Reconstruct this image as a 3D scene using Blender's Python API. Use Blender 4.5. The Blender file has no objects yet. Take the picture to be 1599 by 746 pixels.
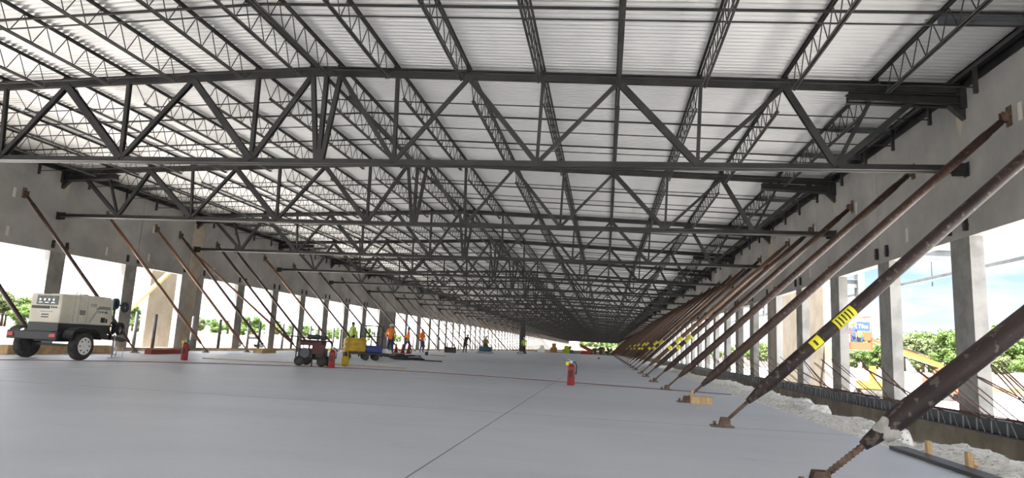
import bpy, bmesh, math, random
from mathutils import Vector, Matrix
random.seed(7)
PI = math.pi
C = bpy.context.scene.collection
scene = bpy.context.scene

# ------------------------------------------------------------------ camera, light, world, exposure
F_PX, YAW, PITCH, ROLL = 1041.238, 0.144158, 0.157658, 0.0499456
CAM = Vector((0, 0, 0.88))
right0 = Vector((math.cos(YAW), math.sin(YAW), 0))
fwd = Vector((-math.sin(YAW)*math.cos(PITCH), math.cos(YAW)*math.cos(PITCH), math.sin(PITCH)))
up0 = right0.cross(fwd)
rv = math.cos(ROLL)*right0 + math.sin(ROLL)*up0
uv = -math.sin(ROLL)*right0 + math.cos(ROLL)*up0
cd = bpy.data.cameras.new('camera'); cam = bpy.data.objects.new('camera', cd); C.objects.link(cam)
cd.sensor_fit = 'HORIZONTAL'; cd.sensor_width = 36; cd.lens = 36*F_PX/1599
cd.clip_start = 0.05; cd.clip_end = 3000
cam.matrix_world = Matrix(((rv.x, uv.x, -fwd.x, CAM.x), (rv.y, uv.y, -fwd.y, CAM.y), (rv.z, uv.z, -fwd.z, CAM.z), (0, 0, 0, 1)))
scene.camera = cam
scene.view_settings.view_transform = 'Standard'
scene.view_settings.look = 'None'
scene.view_settings.gamma = 1
scene.view_settings.use_curve_mapping = False
scene.view_settings.exposure = 1.88
SUN_E, SUN_EL, SUN_AZ = 10.0, 64, 205
SKY_STR = 1.0
ROOF_START = -42.0
sd = bpy.data.lights.new('sun', 'SUN'); sun = bpy.data.objects.new('sun', sd); C.objects.link(sun)
sd.energy = SUN_E; sd.angle = math.radians(1.0); sd.color = (1.0, 0.97, 0.92)
sdir = Vector((math.sin(math.radians(SUN_AZ))*math.cos(math.radians(SUN_EL)), math.cos(math.radians(SUN_AZ))*math.cos(math.radians(SUN_EL)), math.sin(math.radians(SUN_EL))))
sun.rotation_euler = sdir.to_track_quat('Z', 'Y').to_euler()
sun.location = (0, -20, 60)

world = bpy.data.worlds.new('sky'); scene.world = world; world.use_nodes = True
nt = world.node_tree; nt.nodes.clear()
def N(t, typ, **kw):
    n = t.nodes.new(typ)
    for k, v in kw.items():
        if k in n.inputs: n.inputs[k].default_value = v
        else: setattr(n, k, v)
    return n
tc = N(nt, 'ShaderNodeTexCoord'); sep = N(nt, 'ShaderNodeSeparateXYZ'); nt.links.new(tc.outputs['Generated'], sep.inputs[0])
gr = N(nt, 'ShaderNodeValToRGB'); nt.links.new(sep.outputs['Z'], gr.inputs[0])
cr = gr.color_ramp; cr.elements[0].position = 0.0; cr.elements[0].color = (0.31, 0.35, 0.385, 1); cr.elements[1].position = 0.7; cr.elements[1].color = (0.20, 0.34, 0.62, 1)
e = cr.elements.new(0.12); e.color = (0.17, 0.25, 0.36, 1)
mp = N(nt, 'ShaderNodeMapping'); nt.links.new(tc.outputs['Generated'], mp.inputs[0]); mp.inputs['Scale'].default_value = (2.2, 2.2, 8.0)
nz = N(nt, 'ShaderNodeTexNoise', Scale=2.1, Detail=7.0, Roughness=0.6); nt.links.new(mp.outputs[0], nz.inputs['Vector'])
cl = N(nt, 'ShaderNodeValToRGB'); nt.links.new(nz.outputs['Fac'], cl.inputs[0]); cl.color_ramp.elements[0].position = 0.42; cl.color_ramp.elements[1].position = 0.60
mx = N(nt, 'ShaderNodeMix', data_type='RGBA'); nt.links.new(cl.outputs[0], mx.inputs[0]); nt.links.new(gr.outputs[0], mx.inputs[6]); mx.inputs[7].default_value = (0.36, 0.357, 0.355, 1)
# thin bright overcast glowing on the sun's side of the sky (west, -X, and behind), clearer towards +X
bx_ = N(nt, 'ShaderNodeMapRange', interpolation_type='SMOOTHSTEP'); nt.links.new(sep.outputs['X'], bx_.inputs[0])
bx_.inputs[1].default_value = -0.25; bx_.inputs[2].default_value = 0.30; bx_.inputs[3].default_value = 1.0; bx_.inputs[4].default_value = 0.0
by_ = N(nt, 'ShaderNodeMapRange', interpolation_type='SMOOTHSTEP'); nt.links.new(sep.outputs['Y'], by_.inputs[0])
by_.inputs[1].default_value = -0.5; by_.inputs[2].default_value = 0.1; by_.inputs[3].default_value = 1.0; by_.inputs[4].default_value = 0.0
mxx = N(nt, 'ShaderNodeMath', operation='MAXIMUM'); nt.links.new(bx_.outputs[0], mxx.inputs[0]); nt.links.new(by_.outputs[0], mxx.inputs[1])
ov = N(nt, 'ShaderNodeMix', data_type='RGBA'); nt.links.new(mxx.outputs[0], ov.inputs[0]); nt.links.new(mx.outputs[2], ov.inputs[6]); ov.inputs[7].default_value = (1.35, 1.38, 1.42, 1)
bg = N(nt, 'ShaderNodeBackground', Strength=SKY_STR); nt.links.new(ov.outputs[2], bg.inputs[0])
wo = N(nt, 'ShaderNodeOutputWorld'); nt.links.new(bg.outputs[0], wo.inputs[0])

# ------------------------------------------------------------------ materials
def mat(name, col, rough=0.6, metal=0.0, col2=None, scale=3.0, lo=0.4, hi=0.6, bump=0.0, bscale=None, detail=5.0, spec=0.5, rnd=None, col3=None, scale3=20.0, stretch=None):
    m = bpy.data.materials.new(name); m.use_nodes = True; t = m.node_tree; b = t.nodes['Principled BSDF']
    b.inputs['Roughness'].default_value = rough; b.inputs['Metallic'].default_value = metal; b.inputs['Specular IOR Level'].default_value = spec
    b.inputs['Base Color'].default_value = (*col, 1)
    tcn = N(t, 'ShaderNodeTexCoord'); src = tcn.outputs['Object']
    if stretch:
        mpn = N(t, 'ShaderNodeMapping'); mpn.inputs['Scale'].default_value = stretch; t.links.new(src, mpn.inputs[0]); src = mpn.outputs[0]
    out = None
    if col2:
        n = N(t, 'ShaderNodeTexNoise', Scale=scale, Detail=detail, Roughness=0.6); t.links.new(src, n.inputs['Vector'])
        r = N(t, 'ShaderNodeValToRGB'); r.color_ramp.elements[0].position = lo; r.color_ramp.elements[1].position = hi
        r.color_ramp.elements[0].color = (*col, 1); r.color_ramp.elements[1].color = (*col2, 1)
        t.links.new(n.outputs['Fac'], r.inputs[0]); out = r.outputs[0]
    if col3:
        n = N(t, 'ShaderNodeTexNoise', Scale=scale3, Detail=4.0); t.links.new(src, n.inputs['Vector'])
        r = N(t, 'ShaderNodeValToRGB'); r.color_ramp.elements[0].position = 0.58; r.color_ramp.elements[1].position = 0.66
        t.links.new(n.outputs['Fac'], r.inputs[0])
        k = N(t, 'ShaderNodeMix', data_type='RGBA'); t.links.new(r.outputs[0], k.inputs[0]); t.links.new(out, k.inputs[6]); k.inputs[7].default_value = (*col3, 1); out = k.outputs[2]
    if rnd:
        oi = N(t, 'ShaderNodeObjectInfo'); k = N(t, 'ShaderNodeMix', data_type='RGBA'); r = N(t, 'ShaderNodeMath', operation='POWER'); r.inputs[1].default_value = 3
        t.links.new(oi.outputs['Random'], r.inputs[0]); t.links.new(r.outputs[0], k.inputs[0]); t.links.new(out, k.inputs[6]); k.inputs[7].default_value = (*rnd, 1); out = k.outputs[2]
    if out: t.links.new(out, b.inputs['Base Color'])
    if bump:
        n = N(t, 'ShaderNodeTexNoise', Scale=bscale or scale*4, Detail=6.0); t.links.new(src, n.inputs['Vector'])
        bp = N(t, 'ShaderNodeBump', Strength=bump, Distance=0.02); t.links.new(n.outputs['Fac'], bp.inputs['Height']); t.links.new(bp.outputs[0], b.inputs['Normal'])
    return m
M = dict(
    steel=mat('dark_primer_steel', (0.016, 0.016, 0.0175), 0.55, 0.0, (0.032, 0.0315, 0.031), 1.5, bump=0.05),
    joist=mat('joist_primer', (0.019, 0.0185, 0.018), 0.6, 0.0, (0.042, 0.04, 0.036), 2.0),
    blue_steel=mat('blue_grey_primer', (0.09, 0.10, 0.11), 0.55, 0.0, (0.14, 0.15, 0.16), 2.0),
    deck=mat('galvanised_deck', (0.85, 0.85, 0.845), 0.5, 0.6, (0.92, 0.92, 0.915), 0.35, 0.3, 0.7),
    slab=None,
    panel=mat('tilt_up_concrete', (0.215, 0.212, 0.206), 0.85, 0, (0.41, 0.40, 0.385), 0.38, 0.30, 0.70, bump=0.12, bscale=9),
    stem=mat('stained_footing_concrete', (0.20, 0.165, 0.125), 0.95, 0, (0.30, 0.26, 0.20), 1.2, bump=0.3, bscale=8),
    reveal=mat('pier_concrete', (0.20, 0.197, 0.187), 0.85, 0, (0.28, 0.274, 0.26), 2, bump=0.1),
    cream=mat('cream_wall_panel', (0.23, 0.195, 0.15), 0.85, 0, (0.28, 0.24, 0.19), 1.5, bump=0.1),
    strip=mat('panel_strip_concrete', (0.36, 0.31, 0.24), 0.85, 0, (0.42, 0.37, 0.3), 2),
    patch=mat('pale_patch', (0.55, 0.52, 0.48), 0.8),
    gravel=mat('broken_limerock', (0.56, 0.545, 0.50), 0.95, 0, (0.85, 0.83, 0.78), 9, 0.30, 0.62, bump=1.0, bscale=34, col3=(0.22, 0.21, 0.19), scale3=26),
    sand=mat('bright_sand', (0.70, 0.675, 0.64), 1.0, 0, (0.78, 0.765, 0.74), 0.08, bump=0.3, bscale=1.5, col3=(0.55, 0.46, 0.38), scale3=0.15),
    soil=mat('rough_graded_soil', (0.095, 0.072, 0.055), 1.0, 0, (0.17, 0.135, 0.105), 0.06, bump=0.3, bscale=1.5, col3=(0.06, 0.045, 0.035), scale3=0.12),
    dirt=mat('tan_dirt', (0.09, 0.062, 0.043), 1.0, 0, (0.16, 0.12, 0.085), 0.6, bump=0.6),
    rust=mat('rusty_pipe', (0.022, 0.012, 0.0105), 0.45, 0.0, (0.062, 0.032, 0.025), 2.2, 0.35, 0.7, spec=0.35, bump=0.08, bscale=30, col3=(0.10, 0.075, 0.065), scale3=17.0, rnd=(0.17, 0.085, 0.045)),
    rustdark=mat('dark_weathered_pipe', (0.016, 0.0095, 0.0095), 0.5, 0.0, (0.040, 0.023, 0.021), 2.2, 0.35, 0.7, spec=0.35, bump=0.08, bscale=30, col3=(0.11, 0.09, 0.075), scale3=15.0),
    rustrod=mat('rusty_screw', (0.09, 0.055, 0.04), 0.6, 0.3, (0.20, 0.13, 0.09), 14),
    cement=mat('cement_splatter', (0.32, 0.30, 0.27), 0.9, 0, (0.45, 0.43, 0.40), 12, bump=0.4),
    yellow=mat('yellow_sticker', (0.85, 0.78, 0.02), 0.5),
    ink=mat('black_ink', (0.02, 0.02, 0.02), 0.6),
    black=mat('black_paint', (0.02, 0.021, 0.024), 0.45),
    rubber=mat('tyre_rubber', (0.025, 0.025, 0.025), 0.85, 0, (0.06, 0.055, 0.05), 6),
    white=mat('white_paint', (0.75, 0.74, 0.70), 0.4),
    beige=mat('beige_machine_paint', (0.62, 0.57, 0.46), 0.45, 0, (0.70, 0.66, 0.56), 3),
    chrome=mat('dull_chrome', (0.55, 0.55, 0.56), 0.35, 0.7),
    galv=mat('galvanised_pipe', (0.30, 0.32, 0.34), 0.5, 0.3, (0.42, 0.44, 0.46), 4),
    red=mat('red_paint', (0.27, 0.012, 0.012), 0.35, 0, (0.33, 0.018, 0.016), 3),
    darkred=mat('dark_red_paint', (0.085, 0.012, 0.012), 0.5),
    lamp=mat('tail_light_red', (0.45, 0.01, 0.02), 0.2),
    orange=mat('lift_orange', (0.24, 0.045, 0.01), 0.45),
    orangev=mat('orange_cloth', (0.95, 0.22, 0.02), 0.8),
    limev=mat('lime_vest', (0.38, 0.52, 0.03), 0.8),
    myellow=mat('machine_yellow', (0.28, 0.145, 0.01), 0.45),
    binyellow=mat('bin_yellow', (0.58, 0.38, 0.02), 0.5, 0, (0.40, 0.25, 0.02), 5),
    blue=mat('blue_plastic', (0.012, 0.035, 0.20), 0.45),
    teal=mat('dark_blue_paint', (0.02, 0.07, 0.11), 0.4),
    glassy=mat('dark_green_panel', (0.02, 0.035, 0.03), 0.25, 0, (0.07, 0.09, 0.08), 14),
    jeans=mat('denim', (0.035, 0.06, 0.13), 0.9),
    darkcloth=mat('dark_cloth', (0.04, 0.045, 0.04), 0.9),
    skin=mat('skin', (0.36, 0.19, 0.12), 0.6),
    wood=mat('sawn_timber', (0.42, 0.27, 0.13), 0.8, 0, (0.55, 0.38, 0.20), 5, stretch=(6, 1, 1)),
    redtimber=mat('red_stained_timber', (0.28, 0.05, 0.04), 0.7),
    rebar=mat('rebar_rust', (0.07, 0.035, 0.03), 0.7, 0.2, (0.13, 0.06, 0.045), 10),
    cord=mat('red_cord', (0.16, 0.035, 0.025), 0.7),
    tan=mat('yellow_brown_pipe', (0.55, 0.36, 0.12), 0.55, 0, (0.65, 0.45, 0.18), 2),
    bark=mat('bark', (0.12, 0.09, 0.06), 0.95),
    joint=mat('saw_cut', (0.22, 0.22, 0.24), 0.9),
)
def leafmat(name, a, b_):
    m = mat(name, a, 0.9, 0, b_, 0.6, 0.35, 0.65, spec=0.05)
    return m
M['leaf'] = leafmat('leaf_green', (0.055, 0.10, 0.03), (0.14, 0.21, 0.065))
M['leaf2'] = leafmat('leaf_olive', (0.085, 0.11, 0.05), (0.17, 0.20, 0.10))
def slabmat():
    m = bpy.data.materials.new('trowelled_slab'); m.use_nodes = True; t = m.node_tree; b = t.nodes['Principled BSDF']
    tcn = N(t, 'ShaderNodeTexCoord')
    mp1 = N(t, 'ShaderNodeMapping'); mp1.inputs['Scale'].default_value = (0.35, 1.0, 1); t.links.new(tcn.outputs['Object'], mp1.inputs[0])
    n = N(t, 'ShaderNodeTexNoise', Scale=0.5, Detail=8.0, Roughness=0.62, Distortion=0.6); t.links.new(mp1.outputs[0], n.inputs['Vector'])
    r = N(t, 'ShaderNodeValToRGB'); r.color_ramp.elements[0].position = 0.30; r.color_ramp.elements[1].position = 0.72
    r.color_ramp.elements[0].color = (0.47, 0.50, 0.565, 1); r.color_ramp.elements[1].color = (0.62, 0.645, 0.70, 1)
    t.links.new(n.outputs['Fac'], r.inputs[0])
    n2 = N(t, 'ShaderNodeTexNoise', Scale=1.7, Detail=5.0, Distortion=2.5); t.links.new(mp1.outputs[0], n2.inputs['Vector'])
    r2 = N(t, 'ShaderNodeValToRGB'); r2.color_ramp.elements[0].position = 0.66; r2.color_ramp.elements[1].position = 0.76; t.links.new(n2.outputs['Fac'], r2.inputs[0])
    k = N(t, 'ShaderNodeMix', data_type='RGBA'); k.inputs[7].default_value = (0.40, 0.41, 0.45, 1); t.links.new(r2.outputs[0], k.inputs[0]); t.links.new(r.outputs[0], k.inputs[6])
    t.links.new(k.outputs[2], b.inputs['Base Color'])
    r3 = N(t, 'ShaderNodeMapRange'); r3.inputs[3].default_value = 0.36; r3.inputs[4].default_value = 0.6; t.links.new(n.outputs['Fac'], r3.inputs[0]); t.links.new(r3.outputs[0], b.inputs['Roughness'])
    return m
M['slab'] = slabmat()

# ------------------------------------------------------------------ helpers
class MB:
    def __init__(s): s.v = []; s.f = []; s.m = []; s.smooth = []
    def add(s, vs, fs, mi=0, sm=False):
        o = len(s.v); s.v += [tuple(p) for p in vs]; s.f += [tuple(o+i for i in f) for f in fs]; s.m += [mi]*len(fs); s.smooth += [sm]*len(fs); return s
    def box(s, a, b, mi=0):
        x0, y0, z0 = a; x1, y1, z1 = b
        return s.add([(x0,y0,z0),(x1,y0,z0),(x1,y1,z0),(x0,y1,z0),(x0,y0,z1),(x1,y0,z1),(x1,y1,z1),(x0,y1,z1)],
                     [(0,3,2,1),(4,5,6,7),(0,1,5,4),(1,2,6,5),(2,3,7,6),(3,0,4,7)], mi)
    def bevbox(s, a, b, r=0.03, mi=0):
        x0, y0, z0 = a; x1, y1, z1 = b
        c = [Vector((x, y, z)) for z in (z0, z1) for (x, y) in ((x0,y0),(x1,y0),(x1,y1),(x0,y1))]
        bm = bmesh.new(); vs = [bm.verts.new(p) for p in c]
        for f in ((0,3,2,1),(4,5,6,7),(0,1,5,4),(1,2,6,5),(2,3,7,6),(3,0,4,7)): bm.faces.new([vs[i] for i in f])
        bmesh.ops.bevel(bm, geom=bm.edges[:], offset=r, segments=2, affect='EDGES', profile=0.5)
        bm.verts.index_update(); s.add([v.co[:] for v in bm.verts], [[v.index for v in f.verts] for f in bm.faces], mi); bm.free(); return s
    def beam(s, a, b, w, h, up=(0,0,1), mi=0):
        a = Vector(a); b = Vector(b); d = (b-a).normalized(); u = Vector(up)
        if abs(d.dot(u)) > 0.99: u = Vector((0,1,0))
        sd_ = d.cross(u).normalized(); u = sd_.cross(d).normalized()
        vs = []
        for p in (a, b):
            for (i, j) in ((-1,-1),(1,-1),(1,1),(-1,1)): vs.append(p+sd_*w/2*i+u*h/2*j)
        return s.add(vs, [(0,1,2,3),(7,6,5,4),(0,4,5,1),(1,5,6,2),(2,6,7,3),(3,7,4,0)], mi)
    def tube(s, pts, r, n=8, mi=0, caps=True):
        pts = [Vector(p) for p in pts]; rs = r if isinstance(r, (list, tuple)) else [r]*len(pts)
        o = len(s.v); ref = None
        for i, p in enumerate(pts):
            d = (pts[min(i+1, len(pts)-1)]-pts[max(i-1, 0)])
            d = d.normalized() if d.length > 1e-9 else Vector((0,0,1))
            if ref is None: ref = d.orthogonal().normalized()
            ref = (ref-d*ref.dot(d)); ref = ref.normalized() if ref.length > 1e-6 else d.orthogonal().normalized()
            q = d.cross(ref)
            for k in range(n):
                an = 2*PI*k/n; s.v.append(tuple(p+(ref*math.cos(an)+q*math.sin(an))*rs[i]))
        for i in range(len(pts)-1):
            for k in range(n):
                a = o+i*n+k; b = o+i*n+(k+1) % n; s.f.append((a, b, b+n, a+n)); s.m.append(mi); s.smooth.append(True)
        if caps:
            s.f.append(tuple(o+k for k in reversed(range(n)))); s.m.append(mi); s.smooth.append(False)
            s.f.append(tuple(o+(len(pts)-1)*n+k for k in range(n))); s.m.append(mi); s.smooth.append(False)
        return s
    def lathe(s, prof, base=(0,0,0), axis='Z', n=20, mi=0):   # prof: (r, t) pairs
        bx, by, bz = base; o = len(s.v)
        for (r, t) in prof:
            for k in range(n):
                c, q = math.cos(2*PI*k/n)*r, math.sin(2*PI*k/n)*r
                s.v.append({'Z': (bx+c, by+q, bz+t), 'X': (bx+t, by+c, bz+q), 'Y': (bx+q, by+t, bz+c)}[axis])
        for i in range(len(prof)-1):
            for k in range(n):
                a = o+i*n+k; b = o+i*n+(k+1) % n; s.f.append((a, b, b+n, a+n)); s.m.append(mi); s.smooth.append(True)
        s.f.append(tuple(o+k for k in reversed(range(n)))); s.m.append(mi); s.smooth.append(False)
        s.f.append(tuple(o+(len(prof)-1)*n+k for k in range(n))); s.m.append(mi); s.smooth.append(False)
        return s
    def ball(s, c, r, n=10, mi=0, sc=(1,1,1)):
        prof = []; c = Vector(c); o = len(s.v); k2 = n//2
        vs = [c+Vector((0,0,-r*sc[2]))]
        for i in range(1, k2):
            ph = -PI/2+PI*i/k2
            for k in range(n): vs.append(c+Vector((math.cos(2*PI*k/n)*math.cos(ph)*r*sc[0], math.sin(2*PI*k/n)*math.cos(ph)*r*sc[1], math.sin(ph)*r*sc[2])))
        vs.append(c+Vector((0,0,r*sc[2]))); fs = []
        for k in range(n): fs.append((0, 1+(k+1) % n, 1+k)); fs.append((len(vs)-1, 1+(k2-2)*n+k, 1+(k2-2)*n+(k+1) % n))
        for i in range(k2-2):
            for k in range(n): a = 1+i*n+k; b = 1+i*n+(k+1) % n; fs.append((a, b, b+n, a+n))
        return s.add(vs, fs, mi, True)
    def mesh(s, name, mats):
        me = bpy.data.meshes.new(name); me.from_pydata(s.v, [], s.f)
        for m_ in (mats if isinstance(mats, (list, tuple)) else [mats]): me.materials.append(m_)
        me.polygons.foreach_set('material_index', s.m); me.polygons.foreach_set('use_smooth', s.smooth); me.update()
        return me
    def build(s, name, mats, parent=None, loc=None):
        o = bpy.data.objects.new(name, s.mesh(name, mats)); C.objects.link(o)
        if parent: o.parent = parent
        if loc: o.location = loc
        return o
def tag(o, label, cat, group=None):
    o['label'] = label; o['category'] = cat
    if group: o['group'] = group
    return o
def empty(name, loc, label, cat, rz=0, group=None):
    o = bpy.data.objects.new(name, None); C.objects.link(o); o.location = loc; o.rotation_euler = (0, 0, rz); o.empty_display_size = 0.2
    return tag(o, label, cat, group)
def dup(root, loc=None, rz=None, label=None, group=None, skip=None):
    r = root.copy(); C.objects.link(r)
    if loc is not None: r.location = loc
    if rz is not None: r.rotation_euler = (0, 0, rz)
    if label: r['label'] = label
    if group: r['group'] = group
    for ch in KIDS.get(root.name, []):
        if skip and ch.name.startswith(skip): continue
        c = ch.copy(); C.objects.link(c); c.parent = r
        for g in KIDS.get(ch.name, []):
            d_ = g.copy(); C.objects.link(d_); d_.parent = c
    return r
KIDS = {}
def note(root):
    KIDS[root.name] = list(root.children)
    for c in root.children:
        KIDS[c.name] = list(c.children)
def struct(o): o['kind'] = 'structure'; return o
ORD = 'first second third fourth fifth sixth seventh eighth ninth tenth eleventh twelfth thirteenth fourteenth fifteenth sixteenth seventeenth eighteenth nineteenth twentieth twenty-first twenty-second twenty-third twenty-fourth twenty-fifth twenty-sixth twenty-seventh twenty-eighth twenty-ninth thirtieth'.split()

def tomesh(o):
    C.objects.link(o) if o.name not in C.objects else None
    bpy.context.view_layer.update()
    me = bpy.data.meshes.new_from_object(o.evaluated_get(bpy.context.evaluated_depsgraph_get()))
    n = bpy.data.objects.new('tmp', me); n.location = o.location; n.rotation_euler = o.rotation_euler; n.parent = o.parent; nm = o.name
    bpy.data.objects.remove(o); n.name = nm.split('.')[0]; C.objects.link(n); return n
# ------------------------------------------------------------------ building layout (metres)
XR, XL, XRIDGE = 7.28, -20.81, -6.79
YEND = 400.0
TY = [14.45, 22.42, 31.13, 39.89, 48.16, 56.36, 64.6, 73.38, 82.38, 91.19]
while TY[-1] < YEND-10: TY.append(TY[-1]+8.55)
ztc = lambda x: 7.15-0.0376*abs(x-XRIDGE)
zdeck = lambda x: ztc(x)+0.22
JX = [5.55, 3.72, 1.92, 0.15, -1.56, -3.3, -5.04, -6.44, -7.14, -8.54, -10.27, -12.0, -13.72, -15.47, -17.2, -18.95]
ZB = 4.92            # girder bottom chord centre
ZO = 3.53            # opening head

# slab
b = MB(); SX0, SX1, SY0, SY1 = -16.6, 3.02, -42.0, 113.0
b.box((SX0, SY0, -0.3), (SX1, SY1, 0.0))
for x in (-1.25, -10.6): b.box((x-0.006, SY0, 0.0), (x+0.006, SY1, 0.0015), 1)
for y in (8.9, 17.2, 31.1, 48.1, 65.0, 82.0): b.box((SX0, y-0.005, 0.0), (SX1, y+0.005, 0.0015), 1)
struct(b.build('floor', [M['slab'], M['joint']]))
# rough strip between slab and right wall: a broken rock shelf falling to the footing trench
random.seed(3)
def strip(name, x0, x1, y0, y1, dx, dy, zf, m):
    b = MB(); nx = int((x1-x0)/dx); ny = int((y1-y0)/dy); vs = []; fs = []
    for j in range(ny+1):
        for i in range(nx+1):
            x = x0+(x1-x0)*i/nx; y = y0+(y1-y0)*j/ny; vs.append((x, y, zf(x, y)))
    for j in range(ny):
        for i in range(nx):
            a = j*(nx+1)+i; fs.append((a, a+1, a+nx+2, a+nx+1))
    b.add(vs, fs, 0, True); return struct(b.build(name, m))
from mathutils import noise
def zrough(x, y):
    blk = noise.cell(Vector((y*0.55, 3.1, 0.5)))
    edge = 4.35+0.55*blk+0.12*noise.noise(Vector((x*2, y*2.2, 0)))
    n1 = 0.6*noise.fractal(Vector((x*1.9, y*1.9, 1)), 0.7, 2.1, 5)+0.25*noise.noise(Vector((x*9, y*9, 4)))
    top = -0.12+0.09*n1+0.10*max(0, min(1, (x-3.5)/0.5))*(0.4+0.6*abs(noise.cell(Vector((y*0.8, x*1.3, 7)))))
    k = max(0, min(1, (x-edge)/0.22)); k = k*k*(3-2*k)
    top -= 0.12*max(0, 1-(x-3.0)/0.15)
    return top*(1-k)+(-0.95+0.06*n1)*k
strip('trim_1', 2.98, 7.2, 3.0, 40.0, 0.06, 0.07, zrough, M['gravel'])
strip('trim_2', 2.98, 7.2, 40.0, 113.0, 0.25, 0.4, zrough, M['gravel'])
strip('trim_4', 2.98, 7.2, -42.0, 3.0, 0.25, 0.4, zrough, M['gravel'])
strip('trim_3', XL+0.1, SX0, -42.0, 113.0, 0.4, 0.8, lambda x, y: -0.25+0.05*noise.noise(Vector((x, y, 0))), M['dirt'])

# walls -------------------------------------------------------------
def piers_right():
    ps = [(14.9-4.0*k, .77) for k in range(13, 0, -1)] + [(14.9, .77), (18.8, .73), (22.68, .8), (26.7, .77), (30.95, 1.6), (35.1, .9), (38.9, .9), (42.6, .9)]
    y = 46.7
    while y < YEND: ps.append((y, .9)); y += 4.02
    return ps
def piers_left():
    ps = [(22.7-4.0*k, .75) for k in range(15, 0, -1)] + [(22.7, .75), (26.75, .72), (31.3, 1.85), (35.93, .75), (40.03, .75), (43.98, .8), (47.98, .95), (52.05, 1.0), (56.2, 1.0), (62.6, 4.95), (68.86, .8), (73.7, 1.6), (78.6, 1.0)]
    y = 83.0
    while y < YEND: ps.append((y, .95)); y += 4.1
    return ps
PR, PL = piers_right(), piers_left()
def wall(name, side, ps, y0, joints, wide):
    xi = XR if side > 0 else XL; t = 0.26*side; sill = -0.05
    b = MB()
    def bx(ya, yb, za, zb, mi, inset=0.0):
        xs = sorted((xi+inset*side, xi+t)); b.box((xs[0], ya, za), (xs[1], yb, zb), mi)
    # upper band in panels with caulked joints
    cuts = sorted([y0, YEND]+joints)
    for a, c in zip(cuts[:-1], cuts[1:]):
        m_ = 2 if any(abs((a+c)/2-w) < 0.7 and c-a < 2.2 for w in wide) else 0
        bx(a+0.012, c-0.012, ZO, 7.75, m_)
        bx(c-0.012, c+0.012, ZO, 7.75, 4, 0.02)
    for (y, w) in ps:
        if w > 1.5 and w < 3:
            bx(y-w/2, y-0.45, sill, ZO, 0); bx(y-0.43, y+0.43, sill, ZO, 2, 0.01); bx(y+0.45, y+w/2, sill, ZO, 0)
            bx(y-0.45, y+0.45, sill, ZO, 4, 0.04)
        else: bx(y-w/2, y+w/2, sill, ZO, 1)
    bx(y0, YEND, -1.6, sill, 3, -0.04)
    return struct(b.build(name, [M['panel'], M['reveal'], M['strip'], M['stem'], M['joint']]))
jr = [-33.0, -25.0, -17.0, -9.0, -1.0, 7.0, 19.05, 26.9, 30.45, 31.45]; y = 39.0
while y < YEND-5: jr.append(y); y += 8.04
jl = [-37, -29, -21, -13, -5, 3, 11, 19.0, 27.05, 30.8, 31.85, 40.0, 48.0, 56.2, 60.2, 65.1, 73.3, 74.2]; y = 83.0
while y < YEND-5: jl.append(y); y += 8.2
wr = wall('wall_right', 1, PR, -42.0, jr, (30.95,))
wl = wall('wall_left', -1, PL, -42.0, jl, (31.3,))
def wall_bits(w, side, ps, patches):
    xi = XR if side > 0 else XL; k = 0
    for (y, wd) in ps:
        if y < 12 or y > 60 or k > 40: continue
        for s_ in (-1, 1):
            yy = y+s_*(0.33 if wd < 1.5 else wd/2-0.1)
            q = MB(); xs = sorted((xi, xi-0.07*side)); q.box((xs[0], yy-0.045, ZO+0.12), (xs[1], yy+0.045, ZO+0.42)); q.box((xs[0]-0.004*side, yy-0.06, ZO+0.2), (xs[1], yy+0.06, ZO+0.26))
            q.build('embed_bracket', M['black'], w); k += 1
    for (y, z) in patches:
        q = MB(); xs = sorted((xi, xi-0.012*side)); q.bevbox((xs[0], y-0.06, z-0.17), (xs[1], y+0.06, z+0.17), 0.004)
        o = q.build('patch', M['patch'], w); o['label'] = 'pale grout patch'
wall_bits(wr, 1, PR, [(12.58, 5.48), (17.31, 4.02), (20.58, 5.39), (25.2, 4.0), (24.5, 5.4)])
wall_bits(wl, -1, PL, [(20.39, 5.35), (20.37, 3.96), (25.14, 3.93), (27.77, 4.02), (27.86, 5.35), (33.0, 4.0), (37.9, 4.0), (36.0, 5.5)])
# rust stains under the girder seats are real shapes on the wall face
for (y, side) in ((14.5, 1), (22.5, 1), (22.5, -1)):
    q = MB(); xi = XR-0.006 if side > 0 else XL+0.006
    pts = [(-0.1, 0), (0.12, 0.02), (0.16, -0.2), (0.09, -0.45), (0.02, -0.62), (-0.06, -0.4), (-0.13, -0.2)]
    q.add([(xi, y+0.1+p, 6.25+z) for p, z in pts]+[(xi+0.005*side, y+0.1+p, 6.25+z) for p, z in pts], [tuple(range(7)), tuple(range(13, 6, -1))])
    o = q.build('stain', M['strip'], wr if side > 0 else wl); o['label'] = 'tan runoff stain'

# deck: corrugated sheets, flutes across the building
b = MB(); pitch = 0.1524; y = ROOF_START; vs = []; rows = 0
while y < YEND:
    for (dy, dz) in ((0, 0), (0.050, 0), (0.085, 0.065), (0.120, 0.065)):
        for x in (XL, XRIDGE, XR): vs.append((x, y+dy, zdeck(x)+dz))
        rows += 1
    y += pitch
fs = []
for j in range(rows-1):
    for i in (0, 1): a = j*3+i; fs.append((a, a+1, a+4, a+3))
b.add(vs, fs)
struct(b.build('ceiling', M['deck']))

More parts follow.
